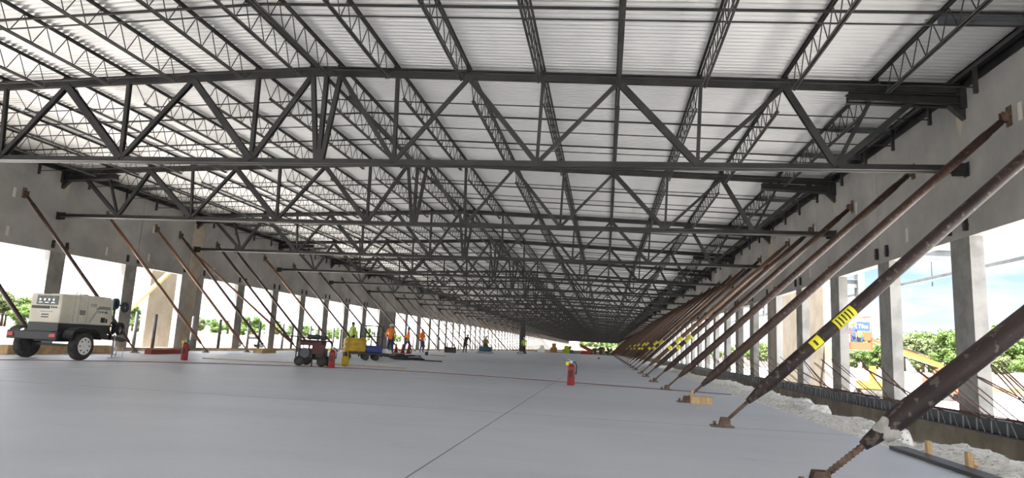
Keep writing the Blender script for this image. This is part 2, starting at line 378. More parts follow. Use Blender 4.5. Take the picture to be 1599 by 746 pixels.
# ------------------------------------------------------------------ girders
PT = {'n': 0}
NODES_B = [4.73, 1.89, -1.62, -4.95, -6.79, -8.63, -11.96, -15.47, -18.31]
def girder_parts():
    """list of (part name, mesh builder) in girder-local coordinates, y = 0"""
    out = []
    W = 0.13
    q = MB()
    for s_ in (-1, 1):    # double angle top chord: vertical legs and flanges
        for (xa, xb) in ((XL+0.12, XRIDGE), (XRIDGE, XR-0.12)):
            q.beam((xa, s_*0.03, ztc(xa)), (xb, s_*0.03, ztc(xb)), 0.018, 0.18)
            q.beam((xa, s_*0.085, ztc(xa)+0.08), (xb, s_*0.085, ztc(xb)+0.08), 0.11, 0.02)
    out.append(('top_chord', q))
    q = MB()
    for s_ in (-1, 1):
        q.beam((XL+0.22, s_*0.03, ZB), (XR-0.22, s_*0.03, ZB), 0.018, 0.14)
        q.beam((XL+0.15, s_*0.085, ZB-0.06), (XR-0.15, s_*0.085, ZB-0.06), 0.11, 0.02)
    out.append(('bottom_chord', q))
    def mem(x0, z0, x1, z1, w, d, nm):
        q = MB(); q.beam((x0, -0.02-w/4, z0), (x1, -0.02-w/4, z1), w, d*0.25, up=(0, 1, 0)); q.beam((x0, 0.02+w/4, z0), (x1, 0.02+w/4, z1), w, d*0.25, up=(0, 1, 0))
        q.beam((x0, 0, z0), (x1, 0, z1), w*0.28, d, up=(0, 1, 0))
        out.append((nm, q))
    B = lambda x: (x, ZB+0.02)
    T = lambda x: (x, ztc(x)-0.05)
    def D(xb, xt, w): mem(*B(xb), *T(xt), w, 0.11, 'diagonal')
    def V(xb, xt, w): mem(*B(xb), *T(xt), w, 0.07, 'vertical')
    # right half
    D(4.73, 6.55, 0.12); V(4.73, 5.58, 0.07); D(4.73, 3.72, 0.13); D(1.89, 3.72, 0.085); V(1.89, 1.95, 0.07); D(1.89, 0.15, 0.14); D(-1.62, 0.15, 0.08); V(-1.62, -1.56, 0.07)
    D(-1.62, -3.3, 0.11); D(-4.95, -3.3, 0.08); V(-4.95, -5.02, 0.08); D(-4.95, -6.44, 0.10)
    V(-6.72, -6.44, 0.10); V(-6.79, -6.79, 0.10); V(-6.86, -7.14, 0.10)
    D(-8.5, -7.14, 0.10); V(-8.5, -8.54, 0.09); D(-8.5, -10.25, 0.15); D(-11.93, -10.25, 0.10); V(-11.93, -12.0, 0.09); D(-11.93, -13.72, 0.17); D(-15.3, -13.72, 0.10); V(-15.3, -15.47, 0.08); D(-15.3, -17.2, 0.17)
    D(-18.31, -17.2, 0.12); V(-18.31, -18.95, 0.07); D(-18.31, -20.1, 0.12)
    for side in (1, -1):
        xw = XR if side > 0 else XL
        q = MB(); x0 = xw-0.1*side; x1 = xw-2.28*side
        z0 = ztc(xw)-0.26; z1 = z0+0.1
        for s_ in (-1, 1):
            q.beam((x0, s_*0.05, z0), (x1, s_*0.05, z1), 0.02, 0.2); q.beam((x0, s_*0.1, z0+0.09), (x1, s_*0.1, z1+0.09), 0.1, 0.02); q.beam((x0, s_*0.1, z0-0.09), (x1, s_*0.1, z1-0.09), 0.1, 0.02)
        out.append(('haunch', q))
        q = MB(); xs = sorted((xw-0.12*side, xw)); q.box((xs[0], -0.16, z0-0.18), (xs[1], 0.16, z0+0.3)); q.add([(xw-0.3*side, -0.08, z0-0.1), (xw, -0.08, z0-0.1), (xw, -0.08, z0-0.4), (xw-0.3*side, 0.08, z0-0.1), (xw, 0.08, z0-0.1), (xw, 0.08, z0-0.4)], [(0, 1, 2), (5, 4, 3), (0, 2, 5, 3), (0, 3, 4, 1)])
        out.append(('bearing_seat', q))
        q = MB(); xs = sorted((xw-0.30*side, xw)); q.box((xs[0], -0.012, ZB-0.16), (xs[1], 0.012, ZB+0.12)); q.box((xs[0] if side < 0 else xs[1]-0.02, -0.1, ZB-0.17), (xs[0]+0.02 if side < 0 else xs[1], 0.1, ZB+0.13))
        out.append(('stabiliser_plate', q))
    return out
gp = girder_parts()
meshes = [(n_, q.mesh(n_, M['steel'])) for n_, q in gp]
allq = MB()
for n_, q in gp: allq.add(q.v, q.f)
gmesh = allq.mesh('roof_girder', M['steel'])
for i, ty in enumerate(TY):
    if i < 10:
        g = empty('roof_girder', (0, ty, 0), 'dark steel roof girder spanning the hall, %s from the camera' % ORD[i], 'roof truss', group='roof girders across the hall')
        for n_, me in meshes:
            o = bpy.data.objects.new(n_, me); C.objects.link(o); o.parent = g
    else:
        g = bpy.data.objects.new('roof_girder', gmesh); C.objects.link(g); g.location = (0, ty, 0)
        if i < 16: tag(g, 'dark steel roof girder far down the hall, %s from the camera' % ORD[i], 'roof truss', 'roof girders across the hall')
        else: tag(g, 'tiny dark roof girder in the crowded far end of the hall', 'roof truss', 'roof girders across the far end')

# ------------------------------------------------------------------ bar joists (local: y from 0 to span, z relative to ztc)
def joist_q(span, lod=0):
    top, bot, web = MB(), MB(), MB()
    zt, zb = 0.165, -0.355; r = 0.011
    for s_ in (-1, 1):
        if lod == 0:
            top.box((s_*0.014, 0.0, zt-0.025), (s_*0.02, span, zt+0.025)); top.box((min(s_*0.02, s_*0.055), 0.0, zt+0.021), (max(s_*0.02, s_*0.055), span, zt+0.028))
            bot.box((s_*0.014, 0.62, zb-0.022), (s_*0.02, span-0.62, zb+0.022)); bot.box((min(s_*0.02, s_*0.05), 0.62, zb-0.024), (max(s_*0.02, s_*0.05), span-0.62, zb-0.018))
    if lod:
        top.box((-0.04, 0.0, zt-0.02), (0.04, span, zt+0.03)); bot.box((-0.035, 0.62, zb-0.025), (0.035, span-0.62, zb+0.02))
    else:
        for y_ in (0.0, span-0.12): top.box((-0.05, y_, 0.09), (0.05, y_+0.12, zt-0.02))
    n = int(round((span-1.3)/0.56)); st = (span-1.3)/n
    pts = [(0.1, zt-0.02), (0.65, zb)]; 
    for k in range(n): pts += [(0.65+st*(k+0.5), zt-0.02), (0.65+st*(k+1), zb)]
    pts.append((span-0.1, zt-0.02))
    nn = 5 if lod == 0 else 3
    for (p, q_) in zip(pts[:-1], pts[1:]): web.tube([(0, p[0], p[1]), (0, q_[0], q_[1])], r if lod == 0 else 0.012, nn, caps=False)
    return top, bot, web
bays = [(TY[0]-8.53, TY[0])]+list(zip(TY[:-1], TY[1:]))
NEARB, INDB = 9, 18
cache = {}
stuffq = MB()
for bi, (ya, yb) in enumerate(bays):
    span = round(yb-ya, 3)
    if bi < NEARB:
        where = 'in the bay nearest the camera' if bi == 0 else 'between the %s and %s roof girders' % (ORD[bi-1], ORD[bi])
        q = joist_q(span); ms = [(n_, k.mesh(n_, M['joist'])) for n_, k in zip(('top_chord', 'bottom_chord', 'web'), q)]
        for ji, x in enumerate(JX):
            g = empty('bar_joist', (x, ya, ztc(x)), 'dark open-web bar joist, %s from the right wall, %s' % (ORD[ji], where), 'joist', group='bar joists under the roof deck')
            for n_, me in ms:
                o = bpy.data.objects.new(n_, me); C.objects.link(o); o.parent = g
    else:
        if span not in cache or bi >= INDB:
            k = MB()
            for part in joist_q(span, 1): k.add(part.v, part.f)
            if bi < INDB: cache[span] = k.mesh('bar_joist', M['joist'])
        for x in JX:
            if bi < INDB:
                o = bpy.data.objects.new('bar_joist', cache[span]); C.objects.link(o); o.location = (x, ya, ztc(x))
                tag(o, 'small dark bar joist in the crowded distant bays of the roof', 'joist', 'bar joists in the distant bays')
            else: stuffq.add([(vx+x, vy+ya, vz+ztc(x)) for vx, vy, vz in k.v], k.f)
o = stuffq.build('bar_joist', M['joist']); tag(o, 'mass of dark bar joists at the far end of the roof', 'joist'); o['kind'] = 'stuff'

# bridging bars across the joists, with wall brackets
LEDG = []
def bridging(y, low, i, far=False, tabs=True):
    dz = -0.33 if low else 0.10; r = 0.016 if low else 0.028
    q = MB()
    for (xa, xb) in ((XL+0.25, XRIDGE), (XRIDGE, XR-0.25)):
        q.beam((xa, 0, ztc(xa)+dz), (xb, 0, ztc(xb)+dz), r*1.6, r*1.4)
    key = (low, far); 
    if far:
        if key not in cache:
            if low:
                for xw, s_ in ((XL, 1), (XR, -1)): q.box((min(xw+s_*0.2, xw+s_*0.28), -0.03, ztc(xw)-0.42), (max(xw+s_*0.2, xw+s_*0.28), 0.03, ztc(xw)+0.1))
            cache[key] = q.mesh('bridging_bar', M['steel'])
        o = bpy.data.objects.new('bridging_bar', cache[key]); C.objects.link(o); o.location = (0, y, 0)
        tag(o, 'thin dark bridging bar crossing the distant joists', 'bracing', 'bridging bars in the distance'); return
    if key not in cache:
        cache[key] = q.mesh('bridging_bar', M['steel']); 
        k = MB()
        for xw, s_ in ((XL, 1),): k.box((xw+0.20, -0.035, ztc(xw)-0.44), (xw+0.27, 0.035, ztc(xw)+0.1)); 
        cache['tabL'] = k.mesh('wall_bracket', M['steel'])
        k = MB(); xw = XR; k.box((xw-0.27, -0.035, ztc(xw)-0.44), (xw-0.20, 0.035, ztc(xw)+0.1)); cache['tabR'] = k.mesh('wall_bracket', M['steel'])
    o = bpy.data.objects.new('bridging_bar', cache[key]); C.objects.link(o); o.location = (0, y, 0)
    tag(o, '%s dark bridging bar along the joist %s chords, %s from the camera' % ('thin' if low else 'thick', 'bottom' if low else 'top', ORD[i]), 'bracing', 'bridging bars under the deck')
    if low:
        for kk in ('tabL', 'tabR'):
            c = bpy.data.objects.new('wall_bracket', cache[kk]); C.objects.link(c); c.parent = o
lows = [11.0, 13.5]; highs = [11.4]
for a, c in zip(TY[:-1], TY[1:]):
    s = (c-a)/8.0
    lows += [a+0.95*s, a+2.9*s, a+4.7*s, a+6.6*s]; highs += [a+3.1*s, a+5.5*s]
for i, y in enumerate(lows): bridging(y, True, min(i, 29), i >= 22)
for i, y in enumerate(highs): bridging(y, False, min(i, 29), i >= 12)

# ledger angles and stub beams by the walls
for side, nm in ((1, 'right'), (-1, 'left')):
    xw = XR if side > 0 else XL
    q = MB(); zt = zdeck(xw)
    xs = sorted((xw, xw-0.02*side)); q.box((xs[0], ROOF_START, zt-0.24), (xs[1], YEND, zt-0.012))
    xs = sorted((xw, xw-0.26*side)); q.box((xs[0], ROOF_START, zt-0.05), (xs[1], YEND, zt-0.02))
    xs = sorted((xw-0.24*side, xw-0.26*side)); q.box((xs[0], ROOF_START, zt-0.14), (xs[1], YEND, zt-0.02))
    o = q.build('ledger_angle', M['steel']); tag(o, 'long dark steel ledger angle where the roof deck meets the %s wall' % nm, 'beam')
stub = {}
for side in (1, -1):
    xw = XR if side > 0 else XL; xj = JX[0] if side > 0 else JX[-1]
    q = MB(); za = ztc(xj)+0.12; zb_ = ztc(xw)+0.12
    q.beam((xj, 0, za), (xw-0.1*side, 0, zb_), 0.16, 0.02); q.beam((xj, 0.07, za-0.05), (xw-0.1*side, 0.07, zb_-0.05), 0.015, 0.1)
    stub[side] = q.mesh('stub_beam', M['blue_steel'])
ys = [11.6, 17.4, 19.75]+[a+(c-a)*f for a, c in zip(TY[1:-1], TY[2:]) for f in (0.36, 0.68)]
for side, nm in ((1, 'right'), (-1, 'left')):
    for i, y in enumerate(ys[:26]):
        if side < 0 and y < 22: continue
        o = bpy.data.objects.new('stub_beam', stub[side]); C.objects.link(o); o.location = (0, y, 0)
        if i < 14: tag(o, 'blue-grey stub beam under the deck beside the %s wall, %s from the camera' % (nm, ORD[i if side > 0 else i-3]), 'beam', 'stub beams by the %s wall' % nm)
        else: tag(o, 'small distant stub beam between last joist and %s wall' % nm, 'beam', 'distant stub beams by the %s wall' % nm)

# ------------------------------------------------------------------ pipe braces
def brace_proto(dx, dz, name='pipe_brace', label='x', sticker=True, mpipe='rust', R_=0.080):
    root = empty(name, (0, 0, 0), label, 'brace')
    d = Vector((dx, 0, dz)); L = d.length; u = d/L; P = lambda t, s=0.0: Vector((0, 0, 0.05))+u*t
    q = MB(); q.tube([P(0.40), P(0.46), P(0.72), P(L-0.6), P(L-0.5), P(L-0.22), P(L-0.16)], [0.035, 0.045, R_, R_, R_*0.82, R_*0.78, 0.04], 16); q.build('pipe', M[mpipe], root)
    q = MB(); q.tube([P(0.03), P(0.7)], 0.022, 8)
    for k in range(14): q.tube([P(0.12+k*0.035), P(0.13+k*0.035)], 0.0265, 8)
    q.build('foot_screw', M['rustrod'], root)
    q = MB(); q.tube([P(L-0.55), P(L-0.08)], 0.028, 8); q.build('head_screw', M['rustrod'], root)
    q = MB(); s_ = 1 if dx > 0 else -1
    q.bevbox((-0.16, -0.09, 0.0), (0.12, 0.09, 0.022), 0.005)
    for yy in (-0.05, 0.04): q.add([(-0.06, yy, 0.02), (0.08, yy, 0.02), (0.05*s_+0.02, yy, 0.12), (-0.03, yy, 0.12), (-0.06, yy+0.012, 0.02), (0.08, yy+0.012, 0.02), (0.05*s_+0.02, yy+0.012, 0.12), (-0.03, yy+0.012, 0.12)], [(0,1,2,3),(7,6,5,4),(0,4,5,1),(1,5,6,2),(2,6,7,3),(3,7,4,0)])
    q.lathe([(0.02, 0), (0.02, 0.05)], (-0.11, 0.0, 0.02), 'Z', 6)
    q.build('foot_plate', M['rustrod'], root)
    q = MB(); e_ = P(L); xs = sorted((dx, dx-0.02*s_)); q.box((xs[0], -0.08, e_.z-0.22), (xs[1], 0.08, e_.z+0.16))
    for yy in (-0.05, 0.04):
        xs = sorted((dx, dx-0.16*s_)); q.box((xs[0], yy, e_.z-0.14), (xs[1], yy+0.012, e_.z+0.04))
    q.build('wall_shoe', M['rustrod'], root)
    if sticker:
        def patch(t0, t1, a0, a1, rr, mi, q):
            n = 8; side = Vector((0, -1, 0)); nn = u.cross(side); vs = []
            for t in (t0, t1):
                for k in range(n+1):
                    an = a0+(a1-a0)*k/n
                    for r_ in (rr, rr+0.002): vs.append(P(t)+(side*math.cos(an)+nn*math.sin(an))*r_)
            fs = []
            for k in range(n):
                a = 2*k; b_ = 2*k+2; c_ = 2*(n+1)
                fs += [(a+1, b_+1, b_+1+c_, a+1+c_), (a, a+c_, b_+c_, b_)]
            fs += [(0, 1, 1+2*(n+1), 2*(n+1)), (2*n, 2*n+2*(n+1), 2*n+1+2*(n+1), 2*n+1)]
            q.add(vs, fs, mi, True)
        q = MB(); patch(1.85, 2.15, -1.0, 1.0, R_+0.001, 0, q); patch(1.45, 1.6, -0.9, 0.9, R_+0.001, 0, q); st = q.build('warning_sticker', M['yellow'], root); st['label'] = 'yellow warning sticker'
        q = MB()
        for k in range(5): patch(1.88+k*0.05, 1.90+k*0.05, -0.7, 0.75-0.12*(k % 3), R_+0.0035, 0, q)
        patch(1.50, 1.53, -0.5, 0.4, R_+0.0035, 0, q); patch(1.65, 1.8, -0.5, 0.2, R_+0.001, 0, q)
        q.build('printed_text', M['ink'], st)
    note(root); return root
rb = brace_proto(XR-1.5, 5.48)
YR = [5.12, 8.9, 12.91, 16.82, 20.88, 24.74, 27.9, 32.9, 36.6]
while YR[-1] < 210: YR.append(YR[-1]+3.95)
for i, y in enumerate(YR):
    lb = 'rust-brown steel pipe brace, %s from the camera along the right wall' % (ORD[i]) if i < 14 else 'distant rusty pipe brace in the crowded row along the right wall'
    gp_ = 'pipe braces along the right wall' if i < 14 else 'distant pipe braces along the right wall'
    z = 0.0 if y < 112 else -0.5
    if i == 1:
        rb.location = (1.5, y, z); rb['label'] = 'rust-brown steel pipe brace with large yellow stickers, second from the camera on right'; rb['group'] = gp_
    else:
        if i == 0:
            first_brace = brace_proto(XR-1.5, 4.9, 'pipe_brace', lb, False, 'rustdark', 0.078); first_brace.location = (1.5, y, z); first_brace['group'] = gp_
        else: dup(rb, (1.5, y, z), None, lb, gp_, None if i in (5, 6, 8, 9, 11, 12, 14, 16, 19) else 'warning_sticker')
for c in rb.children:
    if c.name.startswith('pipe'): c.material_slots[0].link = 'OBJECT'; c.material_slots[0].material = M['rustdark']
# cement lump on the nearest brace
par = first_brace; q = MB(); q.ball((0, 0, 0), 0.075, 18, 0, (1.1, 0.5, 1.0))
for i_, p in enumerate(q.v): q.v[i_] = tuple(Vector(p)*(1+0.45*noise.noise(Vector(p)*16)+0.3*noise.noise(Vector(p)*34)))
dv = Vector((XR-1.5, 0, 4.9)).normalized(); c_ = q.build('cement_lump', M['cement'], par); c_.location = Vector((0, -0.035, 0.04))+dv*0.60; c_['label'] = 'grey cement lump'
lbp = brace_proto(-(abs(XL)-15.6), 5.4, 'pipe_brace', 'x', False, 'rust', 0.062)
YL = [17.0, 20.8, 24.9, 28.0, 29.8, 33.0, 34.8, 38.1, 42.0, 46.2, 50.4, 54.6, 58.9, 63.0]
while YL[-1] < 205: YL.append(YL[-1]+4.1)
for i, y in enumerate(YL):
    lb = 'rust-brown steel pipe brace, %s from the camera along the left wall' % (ORD[i]) if i < 16 else 'distant rusty pipe brace in the crowded row along the left wall'
    gp_ = 'pipe braces along the left wall' if i < 16 else 'distant pipe braces along the left wall'
    z = 0.0 if y < 112 else -0.5
    if i == 0: lbp.location = (-15.6, y, z); lbp['label'] = lb; lbp['group'] = gp_
    else: dup(lbp, (-15.6, y, z), None, lb, gp_)
# lower skewed brace on the left wall, from the double pier
root = empty('pipe_brace', (-15.6, 33.2, 0), 'rusty brace skewed from the double pier of the left wall to a shared foot', 'brace')
a = Vector((0, 0, 0.05)); e_ = Vector((XL+15.6, -2.2, 4.75)); u_ = (e_-a)/(e_-a).length; L_ = (e_-a).length
MB().tube([a+u_*0.6, a+u_*1.0, a+u_*(L_-0.8), a+u_*(L_-0.4)], [0.035, 0.055, 0.055, 0.035], 14).build('pipe', M['rust'], root)
MB().tube([a, a+u_*0.65], 0.025, 8).build('foot_screw', M['rustrod'], root)
MB().tube([a+u_*(L_-0.45), e_], 0.025, 8).build('head_screw', M['rustrod'], root)
# timber block by the third brace foot
q = MB(); q.bevbox((-0.02, -0.07, 0), (0.36, 0.07, 0.13), 0.008); q.beam((0.0, 0, 0.13), (0.02, 0, 0.24), 0.03, 0.05); o = q.build('timber_block', M['wood'], None, (1.58, 12.72, 0.0)); tag(o, 'small timber block wedged behind the third right-hand brace foot', 'block')

# ------------------------------------------------------------------ right edge: embedded channel, rebar, form board
q = MB(); q.box((7.09, 3, -0.31), (7.23, 112, -0.285)); q.box((7.09, 3, -0.05), (7.23, 112, -0.03)); q.box((7.205, 3, -0.31), (7.23, 112, -0.03))
root = q.build('edge_channel', M['black']); tag(root, 'black steel edge channel along the sill of the right wall openings', 'channel')
q = MB(); y = 9.0
while y < 45:
    q.tube([(7.10, y, -0.29), (7.11, y+0.17, -0.06)], 0.011, 5); q.box((7.10, y+0.28, -0.3), (7.12, y+0.30, -0.04)); y += 0.5
o = q.build('stud', M['galv'], root); o['kind'] = 'stuff'
random.seed(11)
def hairpin(y, kind):
    q = MB(); w = 0.09; ln = random.uniform(1.2, 1.8); el = random.uniform(0.45, 0.95); az = random.uniform(-0.25, 0.45)
    d = Vector((-math.cos(el)*math.cos(az), math.cos(el)*math.sin(az), math.sin(el)))*ln
    a = Vector((0, -w, 0)); b_ = Vector((0, w, 0))
    pts = [a, a+d*0.9, a+d*0.97+Vector((0, 0.02, 0)), Vector((0, 0, 0))+d, b_+d*0.97-Vector((0, 0.02, 0)), b_+d*0.9, b_]
    q.tube(pts, 0.011, 6); return q
hp = []
for j in range(6): hp.append(hairpin(0, j).mesh('rebar_hairpin', M['rebar']))
seq = []; y = 9.3
while y < 46: seq.append(y); y += random.choice((0.5, 0.8, 1.1, 1.4))
for i, y in enumerate(seq):
    o = bpy.data.objects.new('rebar_hairpin', hp[i % 6]); C.objects.link(o); o.location = (7.10, y, -0.04); o.rotation_euler = (0, 0, random.uniform(-0.3, 0.3))
    tag(o, 'rusty bent rebar hairpin sticking up from the right wall sill', 'rebar', 'rebar hairpins along the right sill')
q = MB()
for k in range(5): q.tube([(7.05+0.03*k, 8.5, -0.02+0.02*(k % 3)), (7.08+0.02*k, 14, 0.03*(k % 2)), (7.06+0.025*k, 22, 0.0+0.02*(k % 3)), (7.1, 30, 0.01)], 0.01, 5)
o = q.build('rebar_bundle', M['rebar']); tag(o, 'bundle of straight rusty bars lying along the right wall sill', 'rebar')
q = MB(); q.box((2.99, 4.0, -0.16), (3.05, 7.75, 0.035)); q.box((3.05, 4.0, -0.01), (3.16, 7.75, 0.035)); o = q.build('form_board', M['black']); tag(o, 'black form board on the slab edge at bottom right corner', 'board')
for (x, y, tlt, nm) in ((3.2, 7.35, 0.0, 'upright stake farthest along the black form board'), (3.22, 7.1, 0.5, 'leaning stake farther along the black form board'), (3.2, 6.6, 0.0, 'short upright stake nearer along the black form board'), (3.22, 6.4, 0.6, 'leaning stake nearest the camera beside black form board')):
    q = MB(); q.beam((0, 0, -0.25), (tlt*0.3, -tlt*0.55, 0.15-0.12*(tlt > 0)), 0.04, 0.06, up=(0, 1, 0)); o = q.build('wooden_stake', M['wood'], None, (x, y, 0)); tag(o, nm.replace('stake', 'pale wooden stake'), 'stake', 'stakes behind the form board')

# ------------------------------------------------------------------ bollards inside the left openings
bol = MB().lathe([(0.07, 0), (0.07, 1.5), (0.05, 1.53)], n=14).mesh('pipe_bollard', M['galv'])
bold = MB().lathe([(0.07, 0), (0.07, 1.45), (0.05, 1.48)], n=14).mesh('pipe_bollard', M['blue_steel'])
k = 0
for (y, wd) in PL:
    if y < 24 or y > 110: continue
    for s_ in (-1, 1):
        o = bpy.data.objects.new('pipe_bollard', bol if s_ < 0 else bold); C.objects.link(o); o.location = (-19.75, y+s_*min(wd/2+0.25, 2.7), -0.02)
        if k < 18: tag(o, '%s grey pipe post standing by the left openings, %s from the camera' % ('light' if s_ < 0 else 'dark', ORD[k]), 'post', 'pipe posts by the left openings')
        else: tag(o, 'tiny distant grey pipe post by the left wall openings', 'post', 'distant pipe posts')
        k += 1

# ------------------------------------------------------------------ fire extinguishers
def extinguisher(loc, label):
    r = empty('fire_extinguisher', loc, label, 'fire extinguisher', group='fire extinguishers on the slab')
    MB().lathe([(0.085, 0), (0.092, 0.02), (0.092, 0.40), (0.08, 0.45), (0.05, 0.49), (0.03, 0.50)], n=24).build('cylinder', M['red'], r)
    q = MB(); q.lathe([(0.025, 0), (0.025, 0.05)], (0, 0, 0.50), 'Z', 12); q.box((-0.02, -0.02, 0.54), (0.03, 0.02, 0.565)); q.build('valve', M['chrome'], r)
    q = MB(); q.beam((-0.09, 0, 0.61), (0.03, 0, 0.57), 0.02, 0.012); q.beam((-0.09, 0, 0.55), (0.03, 0, 0.55), 0.02, 0.012); q.build('handle', M['chrome'], r)
    q = MB(); q.tube([(0.03, 0, 0.555), (0.09, 0, 0.55), (0.125, 0, 0.48), (0.125, 0, 0.36), (0.115, 0, 0.26)], [0.012, 0.012, 0.013, 0.013, 0.018], 8); q.build('hose', M['black'], r)
    o = MB().box((-0.13, -0.01, 0.47), (-0.06, 0.0, 0.55)).build('inspection_tag', M['yellow'], r); o['label'] = 'yellow inspection tag'
    q = MB(); n = 8; vs = []
    for z in (0.18, 0.36):
        for k in range(n+1):
            an = -PI/2-0.7+1.4*k/n; vs.append((math.cos(an)*0.0935, math.sin(an)*0.0935, z))
    q.add(vs, [(k, k+1, k+n+2, k+n+1) for k in range(n)], 0, True); q.build('instruction_label', M['darkred'], r)
    return r
extinguisher((-0.79, 16.5, 0), 'red fire extinguisher standing alone on the slab centre')
extinguisher((-7.62, 18.28, 0), 'red fire extinguisher beside the dark red generator cart')
extinguisher((-11.86, 17.87, 0), 'red fire extinguisher on the left near the welder trailer jack')

# ------------------------------------------------------------------ welder trailer
def wheel(parent, x, y, z, r, w, axis='X', rim='white', name='wheel'):
    t = MB().lathe([(r*0.62, -w/2), (r*0.9, -w/2), (r, -w/2+0.03), (r, w/2-0.03), (r*0.9, w/2), (r*0.62, w/2)], axis=axis, n=28).build(name, M['rubber'], parent); t.location = (x, y, z)
    q = MB(); q.lathe([(r*0.62, -w*0.42), (r*0.6, -w*0.3), (r*0.6, w*0.3), (r*0.62, w*0.53)], axis=axis, n=28); q.lathe([(r*0.2, w*0.3), (r*0.16, w*0.62)], axis=axis, n=14)
    o = q.build('rim', M[rim], t); 
    q = MB()
    for k in range(8):
        an = k*PI/4; c, s_ = math.cos(an)*r*0.44, math.sin(an)*r*0.44
        base = (0, c, s_) if axis == 'X' else (c, 0, s_)
        q.lathe([(r*0.06, w*0.5), (r*0.06, w*0.56)], base, axis, 8)
    q.build('rim_hole', M['black'], t)
    return t
def trailer():
    r = empty('welder_trailer', (-13.46, 14.98, 0), 'cream welding generator on a black two-wheel road trailer at far left', 'trailer')
    q = MB(); q.bevbox((-0.42, -0.43, 0.86), (0.42, 1.32, 1.56), 0.03)
    q.bevbox((-0.40, 0.1, 1.53), (0.40, 1.25, 1.6), 0.03); q.build('housing', M['beige'], r)
    q = MB(); q.bevbox((-0.41, -0.42, 0.66), (0.41, 1.31, 0.865), 0.01); q.build('lower_skirt', M['black'], r)
    # rear control panel
    q = MB(); q.box((-0.24, -0.445, 1.30), (0.33, -0.428, 1.52)); cp = q.build('control_panel', M['glassy'], r); cp['label'] = 'dark control panel window'
    q = MB()
    for k in range(4): q.lathe([(0.03, 0), (0.03, 0.012)], (-0.14+0.12*k, -0.458, 1.42), 'Y', 12)
    for k in range(3): q.box((-0.18+k*0.17, -0.452, 1.34), (-0.08+k*0.17, -0.444, 1.36))
    q.build('gauge', M['chrome'], cp)
    q = MB(); q.box((-0.36, -0.44, 1.20), (0.12, -0.427, 1.27))
    for k in range(3): q.lathe([(0.018, 0), (0.018, 0.02)], (0.18+0.06*k, -0.45, 1.24), 'Y', 10)
    q.build('socket_strip', M['black'], r)
    q = MB()
    for k in range(2): q.box((-0.08, -0.434, 0.99+0.06*k), (0.12, -0.429, 1.015+0.06*k))
    q.box((-0.12, -0.434, 1.13), (0.22, -0.429, 1.14)); q.build('decal', M['ink'], r)
    # right side: doors, vents, decals, lettering
    q = MB(); q.box((0.418, 0.14, 0.9), (0.423, 0.15, 1.54)); q.box((0.418, 0.42, 0.9), (0.423, 0.43, 1.54)); q.box((0.418, -0.02, 0.9), (0.423, -0.01, 1.54)); q.build('door_seam', M['galv'], r)
    q = MB()
    for k in range(4): q.box((0.42, 0.18, 1.10+0.03*k), (0.428, 0.36, 1.118+0.03*k))
    q.build('vent_grille', M['black'], r)
    q = MB(); q.box((0.42, 0.92, 0.93), (0.428, 1.06, 1.06)); q.box((0.42, 1.09, 0.93), (0.428, 1.15, 1.03)); q.build('data_plate', M['ink'], r)
    q = MB()
    for k in range(4): q.box((0.42, 0.70+0.04*k, 1.27+0.02*k), (0.427, 1.22, 1.282+0.02*k))
    q.build('stripe_decal', M['teal'], r)
    q = MB(); q.add([(0.42, 0.52, 0.92), (0.42, 0.56, 0.92), (0.42, 0.80, 1.26), (0.42, 0.76, 1.26), (0.426, 0.52, 0.92), (0.426, 0.56, 0.92), (0.426, 0.80, 1.26), (0.426, 0.76, 1.26)], [(4,5,6,7),(0,3,2,1)]); q.build('slanted_stripe', M['galv'], r)
    def text(s_, loc, size, m_, rot):
        c = bpy.data.curves.new('lettering', 'FONT'); c.body = s_; c.size = size; c.extrude = 0.002; c.materials.append(M[m_]); o = bpy.data.objects.new('lettering', c); C.objects.link(o); o.parent = r; o.location = loc; o.rotation_euler = rot; return tomesh(o)
    text('1121', (0.426, 0.50, 1.32), 0.11, 'ink', (PI/2, 0, PI/2))
    text('DLW-400', (0.426, 0.80, 1.17), 0.08, 'teal', (PI/2, 0, PI/2))
    # roof furniture
    q = MB(); q.tube([(0.1, 0.35, 1.58), (0.1, 0.38, 1.66), (0.1, 0.48, 1.66), (0.1, 0.52, 1.59)], 0.012, 8); q.box((0.06, 0.6, 1.59), (0.16, 0.7, 1.63)); q.build('lifting_eye', M['black'], r)
    MB().box((0.1, 0.75, 1.598), (0.3, 1.1, 1.606)).build('warning_decal', M['binyellow'], r)
    # chassis
    q = MB()
    for x in (-0.36, 0.36): q.box((x-0.04, -0.62, 0.5), (x+0.04, 1.4, 0.62))
    q.box((-0.4, -0.62, 0.5), (0.4, -0.54, 0.62)); q.box((-0.4, 1.32, 0.5), (0.4, 1.4, 0.62)); q.beam((-0.34, 1.38, 0.56), (0, 2.3, 0.5), 0.07, 0.1); q.beam((0.34, 1.38, 0.56), (0, 2.3, 0.5), 0.07, 0.1)
    q.box((-0.36, -0.5, 0.6), (0.36, 1.3, 0.67)); q.beam((-0.62, 0, 0.34), (0.62, 0, 0.34), 0.06, 0.06); q.box((-0.3, -0.3, 0.42), (0.3, 0.4, 0.5)); q.build('chassis', M['black'], r)
    q = MB(); q.bevbox((-0.68, -0.70, 0.46), (0.66, -0.58, 0.66), 0.02); q.build('rear_bumper', M['black'], r)
    for x in (-0.63, 0.5): MB().bevbox((x-0.02, -0.725, 0.52), (x+0.14, -0.695, 0.62), 0.01).build('tail_light', M['lamp'], r)
